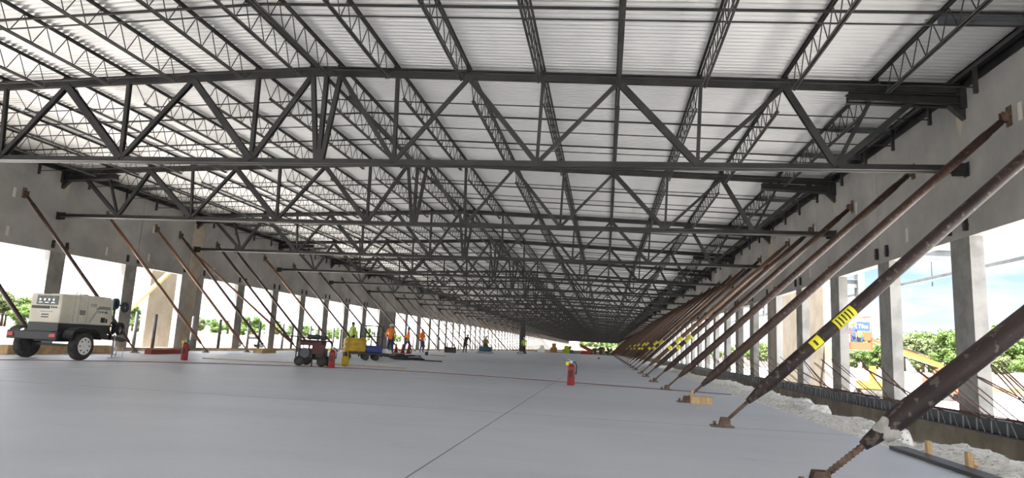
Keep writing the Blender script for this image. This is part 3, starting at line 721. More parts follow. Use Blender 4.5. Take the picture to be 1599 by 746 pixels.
    for x in (-0.74, 0.74):
        q = MB(); n = 10; w0, w1 = (x-0.13, x+0.13)
        pr_ = [(-0.5, 0.52), (-0.42, 0.70), (-0.25, 0.78), (0.25, 0.78), (0.42, 0.70), (0.5, 0.52)]
        vs = [(w0, a_, z_) for a_, z_ in pr_]+[(w1, a_, z_) for a_, z_ in pr_]+[(w0, a_*0.95, z_-0.025) for a_, z_ in pr_]+[(w1, a_*0.95, z_-0.025) for a_, z_ in pr_]
        fs = []
        for k in range(5): fs += [(k, k+1, 6+k+1, 6+k), (12+k+1, 12+k, 18+k, 18+k+1), (k, 12+k, 12+k+1, k+1), (6+k, 6+k+1, 18+k+1, 18+k)]
        q.add(vs, fs); q.build('mudguard', M['black'], r)
    wheel(r, 0.74, 0.0, 0.34, 0.34, 0.2); w_ = wheel(r, -0.74, 0.0, 0.34, 0.34, 0.2); w_.rotation_euler = (0, 0, PI)
    # front jack, cable rack with reels
    q = MB(); q.tube([(0.22, 1.75, 0.1), (0.22, 1.75, 0.62)], 0.03, 10); q.lathe([(0.09, 0), (0.09, 0.015)], (0.22, 1.75, 0.09), 'Z', 14); q.tube([(0.22, 1.75, 0.0), (0.22, 1.75, 0.1)], 0.02, 8); q.lathe([(0.1, 0), (0.1, 0.015)], (0.22, 1.75, 0.0), 'Z', 14); q.build('jack_stand', M['galv'], r)
    q = MB(); q.tube([(0.1, 2.05, 0.02), (0.3, 2.05, 0.02), (0.3, 2.05, 0.3), (0.1, 2.05, 0.3), (0.1, 2.05, 0.02)], 0.012, 6); q.build('step_frame', M['chrome'], r)
    q = MB(); q.tube([(0.36, 1.45, 0.6), (0.36, 1.45, 1.58)], 0.025, 8); q.tube([(0.36, 1.4, 1.42), (0.36, 1.85, 1.42)], 0.02, 8); q.tube([(0.36, 1.4, 0.85), (0.36, 1.75, 0.9)], 0.02, 8); q.build('cable_rack', M['black'], r)
    for (y_, z_, rr, m_) in ((1.42, 1.5, 0.13, 'blue'), (1.8, 1.43, 0.12, 'black'), (1.4, 0.85, 0.16, 'black'), (1.72, 0.84, 0.15, 'black')):
        q = MB(); n = 20
        for o_ in (-0.03, 0, 0.03): q.tube([(0.38+o_, y_+math.cos(2*PI*k/n)*rr*0.75, z_-0.05+math.sin(2*PI*k/n)*rr) for k in range(n+1)], 0.025, 6, caps=False)
        q.build('cable_coil', M['teal'] if m_ == 'blue' else M[m_], r)
    q = MB(); q.lathe([(0.05, -0.05), (0.05, 0.15)], (0, 2.3, 0.48), 'Y', 10); q.build('hitch', M['black'], r)
trailer()

# ------------------------------------------------------------------ generator cart
def gencart():
    r = empty('generator_cart', (-8.42, 18.82, 0), 'dark red and black wheeled generator cart in front of the yellow bin', 'generator', rz=0.1)
    fr = MB()
    for x in (-0.42, 0.42):
        for y in (-0.28, 0.28): fr.tube([(x, y, 0.2), (x, y, 0.72)], 0.018, 8)
    for z in (0.2, 0.72):
        fr.tube([(-0.42, -0.28, z), (0.42, -0.28, z), (0.42, 0.28, z), (-0.42, 0.28, z), (-0.42, -0.28, z)], 0.018, 8)
    fr.tube([(-0.42, -0.2, 0.82), (-0.95, -0.2, 0.84)], 0.016, 8); fr.tube([(-0.42, -0.2, 0.72), (-0.42, -0.2, 0.82), (0.1, -0.2, 0.80)], 0.016, 8); fr.tube([(0.06, -0.28, 0.2), (0.06, -0.28, 0.0), (0.1, -0.28, 0.0)], 0.02, 8)
    fr.build('frame', M['black'], r)
    MB().bevbox((-0.36, -0.2, 0.58), (0.30, 0.22, 0.74), 0.03).build('fuel_tank', M['darkred'], r)
    q = MB(); q.bevbox((-0.38, -0.24, 0.22), (0.05, 0.24, 0.5), 0.02); q.bevbox((0.1, -0.2, 0.22), (0.36, 0.2, 0.5), 0.04); q.build('engine', M['black'], r)
    q = MB(); q.lathe([(0.14, 0), (0.15, 0.03), (0.10, 0.05), (0.05, 0.05)], (-0.16, -0.30, 0.37), 'Y', 20); q.build('recoil_starter', M['blue_steel'], r)
    q = MB(); q.bevbox((0.02, -0.27, 0.34), (0.38, -0.23, 0.62), 0.01); q.build('panel', M['darkred'], r)
    q = MB(); q.bevbox((-0.2, -0.15, 0.76), (0.15, 0.1, 0.9), 0.04); q.bevbox((0.18, -0.1, 0.76), (0.34, 0.1, 0.88), 0.03); q.build('air_cleaner', M['black'], r)
    for x in (-0.3, 0.36):
        for y in (-0.32, 0.32):
            t = MB().lathe([(0.06, -0.05), (0.13, -0.05), (0.14, -0.03), (0.14, 0.03), (0.13, 0.05), (0.06, 0.05)], axis='Y', n=18).build('wheel', M['rubber'], r); t.location = (x, y, 0.14)
gencart()
# yellow hose tool leaning by the extinguisher
q = MB(); q.bevbox((-0.11, -0.07, 0.0), (0.11, 0.08, 0.30), 0.05); q.tube([(-0.04, 0, 0.28), (-0.08, 0, 0.42), (0.04, 0.02, 0.46), (0.08, 0, 0.30)], 0.018, 8); o = q.build('yellow_jug', M['binyellow'], None, (-7.78, 19.7, 0)); tag(o, 'yellow container with a handle behind the extinguisher by the generator', 'container')

# ------------------------------------------------------------------ flat cart, bin, tote, cage
r = empty('flat_cart', (-9.75, 26.3, 0), 'low dark flatbed cart carrying the yellow bin and blue tote', 'cart', rz=0.45)
MB().bevbox((-0.75, -0.5, 0.22), (1.0, 0.5, 0.30), 0.01).build('deck', M['black'], r)
for x in (-0.55, 0.15, 0.55):
    for y in (-0.42, 0.42):
        t = MB().lathe([(0.04, -0.04), (0.13, -0.04), (0.13, 0.04), (0.04, 0.04)], axis='Y', n=18).build('wheel', M['rubber'], r); t.location = (x, y, 0.13)
q = MB(); q.beam((0.95, 0, 0.26), (1.5, 0, 0.12), 0.05, 0.05); q.build('tow_bar', M['black'], r)
q = MB(); q.bevbox((-0.42, -0.38, 0), (0.42, 0.38, 0.56), 0.09)
for z in (0.12, 0.28, 0.44): q.bevbox((-0.44, -0.40, z), (0.44, 0.40, z+0.05), 0.02)
o = q.build('yellow_bin', M['binyellow'], None, (-9.98, 26.15, 0.30)); o.rotation_euler = (0, 0, 0.45); tag(o, 'ribbed yellow bin riding on the flat cart', 'bin')
q = MB(); q.bevbox((-0.32, -0.3, 0), (0.32, 0.3, 0.28), 0.03); q.bevbox((-0.34, -0.32, 0.22), (0.34, 0.32, 0.26), 0.01); o = q.build('blue_tote', M['blue'], None, (-9.3, 26.45, 0.30)); o.rotation_euler = (0, 0, 0.45); tag(o, 'small blue plastic tote on the flat cart right of yellow bin', 'tote')
q = MB(); q.bevbox((-0.1, -0.1, 0), (0.12, 0.1, 0.18), 0.03); o = q.build('white_bucket', M['white'], None, (-8.87, 26.6, 0.30)); tag(o, 'small white container at the right end of the flat cart', 'container')
q = MB()
W_, H_ = 0.85, 1.45
for y in (-0.35, 0.35):
    q.tube([(-W_/2, y, 0), (-W_/2, y, H_)], 0.03, 8); q.tube([(W_/2, y, 0), (W_/2, y, H_)], 0.03, 8)
    for z in (0.1, 0.5, 0.95, H_): q.tube([(-W_/2, y, z), (W_/2, y, z)], 0.02, 8)
    q.tube([(0, y, 0.95), (0, y, H_)], 0.015, 6); q.tube([(0.15, y, 0.1), (0.15, y, 0.5)], 0.015, 6)
for x in (-W_/2, W_/2):
    for z in (0.1, 0.95, H_): q.tube([(x, -0.35, z), (x, 0.35, z)], 0.02, 8)
o = q.build('cage_frame', M['steel'], None, (-10.9, 30.6, 0)); tag(o, 'open dark steel cage frame standing behind the blue tote', 'frame')
# hose pile
q = MB(); random.seed(5)
for k in range(9):
    n = 16; rr = random.uniform(0.25, 0.6); cx, cy, cz = random.uniform(-0.5, 0.5), random.uniform(-0.3, 0.3), 0.03+0.025*k
    q.tube([(cx+math.cos(2*PI*j/n)*rr*1.4, cy+math.sin(2*PI*j/n)*rr*0.7, cz+0.02*math.sin(j)) for j in range(n+1)], 0.025, 6, caps=False)
q.tube([(0.5, 0.2, 0.03), (1.0, 0.1, 0.03), (1.5, -0.3, 0.03), (2.0, -0.4, 0.03)], 0.025, 6)
o = q.build('hose_pile', M['black'], None, (-9.0, 29.2, 0)); tag(o, 'tangled dark hose pile on the slab right of the cart', 'hose')
# cords on the slab
def cord(pts, r_, m_, name, label, cat='cord'):
    c = bpy.data.curves.new(name, 'CURVE'); c.dimensions = '3D'; c.bevel_depth = r_; c.bevel_resolution = 2; sp = c.splines.new('NURBS'); sp.points.add(len(pts)-1); sp.use_endpoint_u = True; sp.order_u = 4
    for p, q_ in zip(sp.points, pts): p.co = (*q_, 1)
    c.materials.append(M[m_]); o = bpy.data.objects.new(name, c); C.objects.link(o); return tag(tomesh(o), label, cat)
cord([(-13.3, 12.9, .012), (-12.2, 15.2, .012), (-9.5, 17.6, .012), (-6.3, 18.9, .012), (-3.6, 18.5, .012), (-0.69, 17.6, .012), (2.9, 16.2, .012)], 0.008, 'cord', 'red_cord', 'long thin red cord stretched across the slab behind the nearest extinguisher')
cord([(-12.2, 19.3, .02), (-11.4, 19.5, .02), (-10.6, 19.0, .02), (-9.6, 19.9, .02), (-8.2, 20.6, .02), (-6.0, 20.2, .02)], 0.012, 'wood', 'tan_hose', 'tan hose snaking on the slab left of the generator cart', 'hose')
for k, w_ in enumerate(('leftmost', 'middle', 'rightmost')):
    q = MB(); q.bevbox((-0.19, -0.19, 0), (0.19, 0.19, 0.03), 0.008); q.lathe([(0.14, 0.03), (0.03, 0.62), (0.025, 0.63)], n=16)
    o = q.build('traffic_cone', M['orange'], None, (-13.45+0.42*k, 42.6+0.1*(k % 2), 0)); tag(o, w_+' of the three red-orange cones behind the white-hatted worker', 'cone', 'cones behind the workers')
# beams and planks along left slab edge
def slabobj(q, m_, loc, rz, name, label, cat):
    o = q.build(name, M[m_], None, loc); o.rotation_euler = (0, 0, rz); return tag(o, label, cat)
slabobj(MB().bevbox((-0.12, -2.0, 0), (0.12, 2.0, 0.24), 0.01), 'wood', (-15.55, 17.6, 0), 0.05, 'timber_beam', 'long brown timber beam on the slab behind the welder trailer', 'beam')
slabobj(MB().bevbox((-0.12, -1.0, 0), (0.12, 1.0, 0.16), 0.01), 'redtimber', (-14.9, 21.3, 0), 0.12, 'red_beam', 'dark red beam lying at the foot of the double pier', 'beam')
slabobj(MB().bevbox((-0.2, -0.8, 0), (0.2, 0.8, 0.10), 0.01).bevbox((-0.15, -0.6, 0.1), (0.15, 0.7, 0.18), 0.01), 'wood', (-15.0, 28.4, 0), 0.1, 'plank_stack', 'low stack of brown planks left of the generator cart', 'planks')
slabobj(MB().bevbox((-0.45, -0.25, 0), (0.45, 0.25, 0.42), 0.02).bevbox((-0.47, -0.27, 0.38), (0.47, 0.27, 0.46), 0.02).box((-0.3, -0.29, 0.2), (-0.22, -0.25, 0.3)).box((0.22, -0.29, 0.2), (0.3, -0.25, 0.3)), 'steel', (-12.84, 55.6, 0), 0, 'job_box', 'grey steel job box on the slab between braces and workers', 'box')
slabobj(MB().lathe([(0.1, 0), (0.11, 0.2), (0.05, 0.22)], n=12), 'black', (-10.93, 40.9, 0), 0, 'small_bucket', 'small black bucket alone on the mid slab', 'bucket')
slabobj(MB().bevbox((-0.5, -0.08, 0), (0.5, 0.08, 0.05), 0.01), 'wood', (-10.2, 40.9, 0), 0, 'loose_plank', 'loose plank on the slab beside the small black bucket', 'plank')
slabobj(MB().ball((0, 0, 0.2), 0.2, 12, 0, (1.2, 1, 0.9)), 'galv', (-7.9, 64.4, 0), 0, 'grey_bag', 'rounded pale grey bag on the distant slab', 'bag')
slabobj(MB().bevbox((-0.12, -0.1, 0), (0.12, 0.1, 0.12), 0.02), 'black', (-0.53, 65.6, 0), 0, 'black_block', 'small black block on the distant slab right of centre', 'block')
slabobj(MB().bevbox((-0.3, -0.25, 0), (0.3, 0.25, 3.9), 0.02).bevbox((-0.5, -0.4, 0), (0.5, 0.4, 0.12), 0.01), 'steel', (-9.3, 76.5, 0), 0, 'steel_mast', 'dark tall mast standing on the distant slab', 'mast')

# ------------------------------------------------------------------ people
def person(loc, rz, label, top, legs, pose='stand', helmet=None, vest=None, scale=1.0):
    root = empty('person', loc, label, 'person', rz=rz); root.scale = (scale,)*3
    J = {}
    lean = 0.0; z0 = 0.0
    hipz = 0.93
    if pose == 'bend': lean = 0.55
    if pose == 'sit': hipz = 0.62
    J['pel'] = Vector((0, 0, hipz)); 
    def tor(h, s=0.0): return Vector((0, -math.sin(lean)*h, hipz+math.cos(lean)*h))
    J['waist'] = tor(0.16); J['chest'] = tor(0.38); J['neck'] = tor(0.56); J['headb'] = tor(0.62); J['head'] = tor(0.72); J['crown'] = tor(0.80)
    edges = [('pel', 'waist'), ('waist', 'chest'), ('chest', 'neck'), ('neck', 'headb'), ('headb', 'head'), ('head', 'crown')]
    R = {'pel': (.165, .125), 'waist': (.155, .12), 'chest': (.185, .135), 'neck': (.065, .065), 'headb': (.08, .09), 'head': (.088, .106), 'crown': (.06, .07)}
    reg = {('pel', 'waist'): 'T', ('waist', 'chest'): 'T', ('chest', 'neck'): 'T', ('neck', 'headb'): 'S', ('headb', 'head'): 'S', ('head', 'crown'): 'S'}
    stride = {'stand': 0.0, 'walk': 0.28, 'bend': 0.05, 'sit': 0.0}[pose]
    for s_, k in ((-1, 'l'), (1, 'r')):
        sg = s_*stride
        if pose == 'sit': kn = Vector((s_*0.14, -0.42, 0.6)); an = Vector((s_*0.16, -0.5, 0.14)); toe = Vector((s_*0.17, -0.66, 0.06))
        else: kn = Vector((s_*0.115, -0.04-sg*0.6, 0.49)); an = Vector((s_*(0.12+0.05*(pose == 'stand')), -sg+0.02, 0.085)); toe = an+Vector((s_*0.03, -0.17, -0.045))
        J['hip'+k] = J['pel']+Vector((s_*0.095, 0, -0.05)); J['kn'+k] = kn; J['an'+k] = an; J['toe'+k] = toe
        R['hip'+k] = (.115, .115); R['kn'+k] = (.08, .08); R['an'+k] = (.045, .05); R['toe'+k] = (.035, .045)
        for e_ in (('pel', 'hip'+k), ('hip'+k, 'kn'+k), ('kn'+k, 'an'+k)): edges.append(e_); reg[e_] = 'L'
        edges.append(('an'+k, 'toe'+k)); reg[('an'+k, 'toe'+k)] = 'B'
        sh = J['chest']+(J['neck']-J['chest'])*0.72+Vector((s_*0.185, 0, 0)); J['sh'+k] = sh; R['sh'+k] = (.072, .072)
        if pose == 'stand': el = sh+Vector((s_*0.10, 0.02, -0.26)); wr_ = el+Vector((-s_*0.01, -0.12, -0.20))
        elif pose == 'walk': el = sh+Vector((s_*0.05, s_*0.12, -0.27)); wr_ = el+Vector((0, s_*0.05-0.12, -0.20))
        elif pose == 'bend': el = sh+Vector((s_*0.06, -0.12, -0.25)); wr_ = el+Vector((-s_*0.03, -0.15, -0.2))
        else: el = sh+Vector((s_*0.10, -0.12, -0.22)); wr_ = el+Vector((-s_*0.04, -0.24, -0.02))
        J['el'+k] = el; J['wr'+k] = wr_; d = (wr_-el).normalized(); J['pm'+k] = wr_+d*0.08
        R['el'+k] = (.054, .054); R['wr'+k] = (.034, .036); R['pm'+k] = (.03, .018)
        edges += [('chest', 'sh'+k), ('sh'+k, 'el'+k), ('el'+k, 'wr'+k), ('wr'+k, 'pm'+k)]
        reg[('chest', 'sh'+k)] = 'T'; reg[('sh'+k, 'el'+k)] = 'T'; reg[('el'+k, 'wr'+k)] = 'T' if pose != 'sit' else 'S'; reg[('wr'+k, 'pm'+k)] = 'S'
        sd_ = d.cross(Vector((0, 1, 0.01))).normalized(); pl = d.cross(sd_)
        for f in range(4):
            a = 'f%d' % f+k; ln = (0.07, 0.082, 0.076, 0.058)[f]
            J[a+'0'] = J['pm'+k]+pl*((f-1.5)*0.019)+d*0.01; J[a+'1'] = J[a+'0']+d*ln*0.55+sd_*(-0.01*s_); J[a+'2'] = J[a+'1']+d*ln*0.4+sd_*(-0.025*s_)
            for j_, rr in (('0', .0095), ('1', .009), ('2', .0075)): R[a+j_] = (rr, rr)
            edges += [('pm'+k, a+'0'), (a+'0', a+'1'), (a+'1', a+'2')]
            for e_ in (('pm'+k, a+'0'), (a+'0', a+'1'), (a+'1', a+'2')): reg[e_] = 'S'
        a = 'th'+k; J[a+'0'] = wr_+d*0.03-pl*0.035; J[a+'1'] = J[a+'0']+d*0.035-pl*0.02; R[a+'0'] = (.011, .011); R[a+'1'] = (.009, .009)
        edges += [('wr'+k, a+'0'), (a+'0', a+'1')]; reg[('wr'+k, a+'0')] = 'S'; reg[(a+'0', a+'1')] = 'S'
    names = list(J); idx = {n_: i for i, n_ in enumerate(names)}
    me = bpy.data.meshes.new('body'); me.from_pydata([J[n_] for n_ in names], [(idx[a], idx[b_]) for a, b_ in edges], [])
    o = bpy.data.objects.new('tmp', me); C.objects.link(o)
    sk = o.modifiers.new('s', 'SKIN'); sk.use_smooth_shade = True
    for i, n_ in enumerate(names): me.skin_vertices[0].data[i].radius = R[n_]; me.skin_vertices[0].data[i].use_root = (n_ == 'pel')
    ss = o.modifiers.new('u', 'SUBSURF'); ss.levels = 1
    dg = bpy.context.evaluated_depsgraph_get(); em = bpy.data.meshes.new_from_object(o.evaluated_get(dg)); bpy.data.objects.remove(o)
    mats = {'T': M[top], 'L': M[legs], 'S': M['skin'], 'B': M['darkcloth']}; keys = 'TLSB'; em.materials.clear()
    for k in keys: em.materials.append(mats[k])
    segs = [(J[a], J[b_], reg[(a, b_)]) for a, b_ in edges]
    for p in em.polygons:
        c = p.center; best = None
        for a, b_, g in segs:
            ab = b_-a; t = max(0, min(1, (c-a).dot(ab)/max(ab.length_squared, 1e-9))); dd = (c-a-ab*t).length
            if g == 'L' and (a-J['pel']).length < 1e-6: dd += 0.02
            if best is None or dd < best[0]: best = (dd, g)
        p.material_index = keys.index(best[1])
    body = bpy.data.objects.new('body', em); C.objects.link(body); body.parent = root
    h = J['head']
    q = MB(); q.ball(h+Vector((0, -0.098, -0.01)), 0.018, 8, 0, (0.7, 1, 1.3)); q.ball(h+Vector((0, -0.09, -0.055)), 0.02, 8, 0, (1.3, 0.5, 0.35))
    for s_ in (-1, 1): q.ball(h+Vector((s_*0.082, 0, 0)), 0.022, 8, 0, (0.4, 0.8, 1.2))
    q.build('face', M['skin'], root)
    q = MB()
    for s_ in (-1, 1): q.ball(h+Vector((s_*0.032, -0.088, 0.02)), 0.011, 8)
    q.build('eyes', M['ink'], root)
    if helmet:
        q = MB(); q.lathe([(0.125, 0.0), (0.12, 0.03), (0.10, 0.085), (0.06, 0.12), (0.02, 0.13)], tuple(h+Vector((0, 0, 0.02))), 'Z', 16); q.ball(h+Vector((0, -0.10, 0.03)), 0.08, 10, 0, (1, 0.8, 0.12)); q.build('hard_hat', M[helmet], root)
    else:
        q = MB(); q.ball(h+Vector((0, 0.015, 0.03)), 0.102, 12, 0, (0.9, 1, 0.9)); q.build('hair', M['darkcloth'], root)
    if vest:
        for k in (-1, 1):
            q = MB()
            p0 = J['waist']+Vector((k*0.07, -0.12, 0)); p1 = J['chest']+Vector((k*0.085, -0.135, 0.02)); q.beam(p0, p1, 0.05, 0.012, up=(0, 1, 0))
            q.beam(p1, J['chest']+Vector((k*0.085, 0.135, 0.02)), 0.05, 0.012, up=(0, 0, 1)); p0 = J['waist']+Vector((k*0.07, 0.12, 0)); p1 = J['chest']+Vector((k*0.085, 0.135, 0.02)); q.beam(p0, p1, 0.05, 0.012, up=(0, 1, 0))
            q.build('reflective_stripe', M[vest], root)
    return root
person((-13.28, 40.8, 0), 0.25, 'person in orange shirt, yellow vest panel, white hard hat and jeans facing camera', 'orangev', 'jeans', 'stand', 'white', 'limev', 1.02)
person((-13.31, 44.7, 0), -1.4, 'person in orange shirt and jeans mid-stride behind the white-hatted worker', 'orangev', 'jeans', 'walk', None, None)
person((-14.47, 37.4, 0), 2.6, 'person in lime vest bending behind the yellow bin', 'limev', 'darkcloth', 'stand', None, 'white')
person((-13.56, 49.2, 0), 1.2, 'person in orange shirt partly behind a brace, right of the walking worker', 'orangev', 'jeans', 'stand', None, None)
person((-12.5, 59.9, 0), 0.8, 'person in dark clothes standing between job box and ride-on machine', 'darkcloth', 'darkcloth', 'bend', None, None)
person((-8.7, 73.2, 0), 0.0, 'tiny person in lime vest before the dark mast', 'limev', 'darkcloth', 'stand', 'white', 'white')
# ride-on trowel
r = empty('ride_on_trowel', (-11.09, 62.6, 0), 'dark blue ride-on trowel machine on the slab, driver in yellow', 'machine')
MB().bevbox((-0.62, -0.35, 0.2), (0.62, 0.45, 0.62), 0.12).build('hull', M['teal'], r)
for x in (-0.38, 0.38):
    q = MB(); n = 24
    for z in (0.06, 0.16): q.tube([(x+math.cos(2*PI*k/n)*0.42, math.sin(2*PI*k/n)*0.42, z) for k in range(n+1)], 0.02, 6, caps=False)
    for k in range(4): q.beam((x, 0, 0.05), (x+math.cos(k*PI/2)*0.4, math.sin(k*PI/2)*0.4, 0.03), 0.12, 0.02)
    q.build('rotor_guard', M['black'], r)
MB().bevbox((-0.22, -0.2, 0.6), (0.22, 0.2, 0.68), 0.02).bevbox((-0.2, -0.28, 0.62), (0.2, -0.22, 0.95), 0.02).build('seat', M['black'], r)
MB().tube([(-0.3, 0.3, 0.6), (-0.3, 0.35, 0.95)], 0.02, 8).tube([(0.3, 0.3, 0.6), (0.3, 0.35, 0.95)], 0.02, 8).build('control_lever', M['chrome'], r)
person((-11.09, 62.6, 0.12), PI, 'person in yellow shirt and hard hat seated on the ride-on trowel', 'myellow', 'jeans', 'sit', 'myellow', None)

# ------------------------------------------------------------------ outside: ground, trees
b = MB()
def gz(x, y): return -1.25+0.12*noise.noise(Vector((x*0.06, y*0.06, 0)))
def ground(x0, x1, y0, y1, nx, ny, name):
    vs = []; fs = []; q = MB()
    for j in range(ny+1):
        for i in range(nx+1): x = x0+(x1-x0)*i/nx; y = y0+(y1-y0)*j/ny; vs.append((x, y, gz(x, y)))
    for j in range(ny):
        for i in range(nx): a = j*(nx+1)+i; fs.append((a, a+1, a+nx+2, a+nx+1))
    q.add(vs, fs, 0, True); return q
for k_, (x0_, x1_, m_) in enumerate(((XR+0.2, 34, 'sand'), (34, 600, 'soil'))):
    o = ground(x0_, x1_, -300, 1400, 30, 200, 'g').build('ground_right', M[m_]); o['kind'] = 'structure'
for k_, (x0_, x1_, m_) in enumerate(((-48, XL-0.2, 'sand'), (-900, -48, 'soil'))):
    o = ground(x0_, x1_, -300, 1400, 30, 200, 'g').build('ground_left', M[m_]); o['kind'] = 'structure'
q = MB(); q.box((XL-0.2, 113.0, -1.3), (XR+0.2, 1400, -0.5)); o = q.build('ground_far', M['soil']); o['kind'] = 'structure'
q = MB(); q.box((XL-0.2, -300, -1.3), (XR+0.2, -42.0, -0.1)); o = q.build('ground_near', M['sand']); o['kind'] = 'structure'

def tree_mesh(seed, leaf, kind=0):
    rs = random.Random(seed); q = MB()
    tr = MB(); tr.tube([(0, 0, 0), (0.1, 0, 3), (0, 0.1, 6.5)], [0.28, 0.22, 0.08], 8)
    cs = []
    for k in range(15):
        a = rs.uniform(0, 2*PI); rr = rs.uniform(0, 2.6); z = rs.uniform(3.4, 9.2) if kind == 0 else rs.uniform(1.5, 7.5)
        rr *= (1.15-abs(z-5.8)/6.5); c = Vector((math.cos(a)*rr, math.sin(a)*rr, z)); s = rs.uniform(0.9, 1.6); cs.append((c, s))
        if k < 6: tr.tube([(0, 0, 2.5+k*0.5), tuple(c)], [0.1, 0.03], 5)
    for c, s in cs:
        for j in range(150):
            d = Vector((rs.gauss(0, 1), rs.gauss(0, 1), rs.gauss(0, 1))).normalized(); p = c+d*s*rs.uniform(0.55, 1.08)
            t1 = Vector((rs.gauss(0, 1), rs.gauss(0, 1), rs.gauss(0, 1))).normalized(); t2 = d.cross(t1).normalized() if d.cross(t1).length > 0.1 else t1.orthogonal()
            e_ = rs.uniform(0.14, 0.3); q.add([p-t1*e_, p+t2*e_*0.7, p+t1*e_, p-t2*e_*0.7], [(0, 1, 2, 3)])
        q.ball(c, s*0.62, 8)
    return q.mesh('crown', M[leaf]), tr.mesh('trunk', M['bark'])
TM = [tree_mesh(1, 'leaf'), tree_mesh(2, 'leaf2'), tree_mesh(3, 'leaf', 1), tree_mesh(4, 'leaf2', 1)]
def tree(x, y, z, s, k, label, group):
    r = empty('broadleaf_tree', (x, y, z), label, 'tree', rz=random.uniform(0, 6), group=group); r.scale = (s*1.25, s*1.25, s)
    for n_, me in zip(('crown', 'trunk'), TM[k]):
        o = bpy.data.objects.new(n_, me); C.objects.link(o); o.parent = r
random.seed(21)
y = 130
while y < 640:
    sc = random.uniform(0.85, 1.2)*(1.0 if y > 230 else 1.15)
    tree(-205+random.uniform(-10, 10), y, -1.4, sc, random.randrange(4), 'green broadleaf tree in the tree line beyond the left wall openings', 'trees beyond the left wall')
    if random.random() < 0.97: tree(-188+random.uniform(-6, 6), y+2, -1.9, sc*0.74, 2+random.randrange(2), 'low bushy tree in front of the tree line beyond the left wall openings', 'bushy trees beyond the left wall')
    y += random.uniform(4.6, 6.2)*(1+(y-130)/420)
y = 105
while y < 620:
    sc = random.uniform(1.05, 1.5)
    tree(108+random.uniform(-8, 8), y, -1.4, sc, random.randrange(4), 'hazy green broadleaf tree in the tree line beyond the right wall openings', 'trees beyond the right wall')
    if random.random() < 0.95: tree(98+random.uniform(-5, 5), y+2, -1.6, sc*0.6, 2+random.randrange(2), 'low bushy tree in front of the tree line beyond the right wall openings', 'bushy trees beyond the right wall')
    y += random.uniform(4.5, 6.5)*(1+(y-105)/420)
for (x, y, s, k) in [(-16+i_*3.4, 470+(i_ % 3)*6, 0.95, 2+i_ % 2) for i_ in range(10)]+[(-7.0, 136, 0.22, 2), (-0.8, 150, 0.25, 3), (0.8, 156, 0.24, 2), (-2.2, 160, 0.22, 3)]:
    tree(x, y, -1 if y > 400 else -0.55, s, k, 'small green tree beyond the far open end of the building', 'trees beyond the far end')

# exterior wing panels, cream
def slabpanel(x0, x1, y0, y1, z1, label):
    q = MB(); q.bevbox((x0, y0, -1.4), (x1, y1, z1), 0.02); q.box((x0-0.004, (y0+y1)/2-0.01, -1.0), (x1+0.004, (y0+y1)/2+0.01, z1-0.1)); return tag(q.build('wing_wall', M['cream']), label, 'wall panel')
slabpanel(-23.3, -23.0, 31.1, 33.6, 5.5, 'cream concrete wing panel outside the left wall beside the double pier')
slabpanel(9.5, 9.8, 31.1, 38.4, 5.5, 'cream concrete wing panel outside the right wall openings')
q = MB(); q.tube([(-21.6, 31.2, 4.2), (-25.5, 29.4, -1.2)], 0.11, 12); o = q.build('pipe_prop', M['tan']); tag(o, 'yellow-brown pipe prop leaning outside against the cream wing panel', 'prop')
# canopy steel outside right
r = empty('canopy_frame', (XR+0.26, 21.6, 0), 'grey steel canopy frame hanging outside the right wall', 'canopy')
MB().beam((3.0, -14, 3.72), (3.0, 40, 3.72), 0.06, 0.10).build('eave_tube', M['blue_steel'], r)
for dy in (-0.3, 8.2, 16.5, 25):
    q = MB(); q.beam((0, dy, 4.15), (3.0, dy, 4.15), 0.02, 0.32); q.beam((0, dy, 4.31), (3.0, dy, 4.31), 0.16, 0.03); q.beam((0, dy, 3.99), (3.0, dy, 3.99), 0.16, 0.03); q.build('outrigger', M['blue_steel'], r)
    q = MB(); q.box((2.9, dy-0.22, 3.6), (3.15, dy+0.22, 4.6)); q.build('end_bracket', M['blue_steel'], r)
for dy in (-8, -4, 1.8, 5.5, 12):
    q = MB(); q.tube([(3.0, dy, 3.7), (3.0, dy, 4.9)], 0.012, 5); q.tube([(3.0, dy, 3.45), (3.0, dy, 3.6)], 0.02, 5); q.build('hanger_wire', M['black'], r)

# boom lift outside right
r = empty('boom_lift', (22.3, 48, -1.3), 'orange boom lift with raised basket outside the right openings', 'boom lift')
q = MB(); q.bevbox((-1.1, -1.3, 0.5), (1.3, 1.3, 1.5), 0.15); q.bevbox((-0.6, -0.8, 1.45), (1.0, 0.8, 2.0), 0.15); q.build('chassis', M['orange'], r)
for x in (-0.8, 1.0):
    for y in (-1.2, 1.2): wheel(r, x, y, 0.45, 0.45, 0.32, 'Y', 'white')
q = MB(); q.beam((0.5, -0.2, 1.9), (-4.0, -0.2, 3.35), 0.28, 0.32); q.build('boom', M['myellow'], r)
q = MB(); q.beam((-1.2, -0.2, 2.62), (-4.9, -0.2, 3.75), 0.2, 0.2); q.beam((-4.8, -0.2, 3.75), (-4.75, -0.2, 3.05), 0.16, 0.2); q.build('fly_boom', M['orange'], r)
q = MB(); q.tube([(-1.0, -0.4, 2.75), (-2.2, -0.42, 3.1), (-3.4, -0.4, 3.5)], 0.03, 6); q.build('hydraulic_hose', M['black'], r)
bx0, bx1, by0, by1, bz = -6.15, -4.85, -0.6, 0.6, 3.0
q = MB(); q.bevbox((bx0, by0, bz), (bx1, by1, bz+0.5), 0.02)
for (x, y) in ((bx0, by0), (bx1, by0), (bx0, by1), (bx1, by1)): q.tube([(x, y, bz), (x, y, bz+2.3)], 0.025, 6)
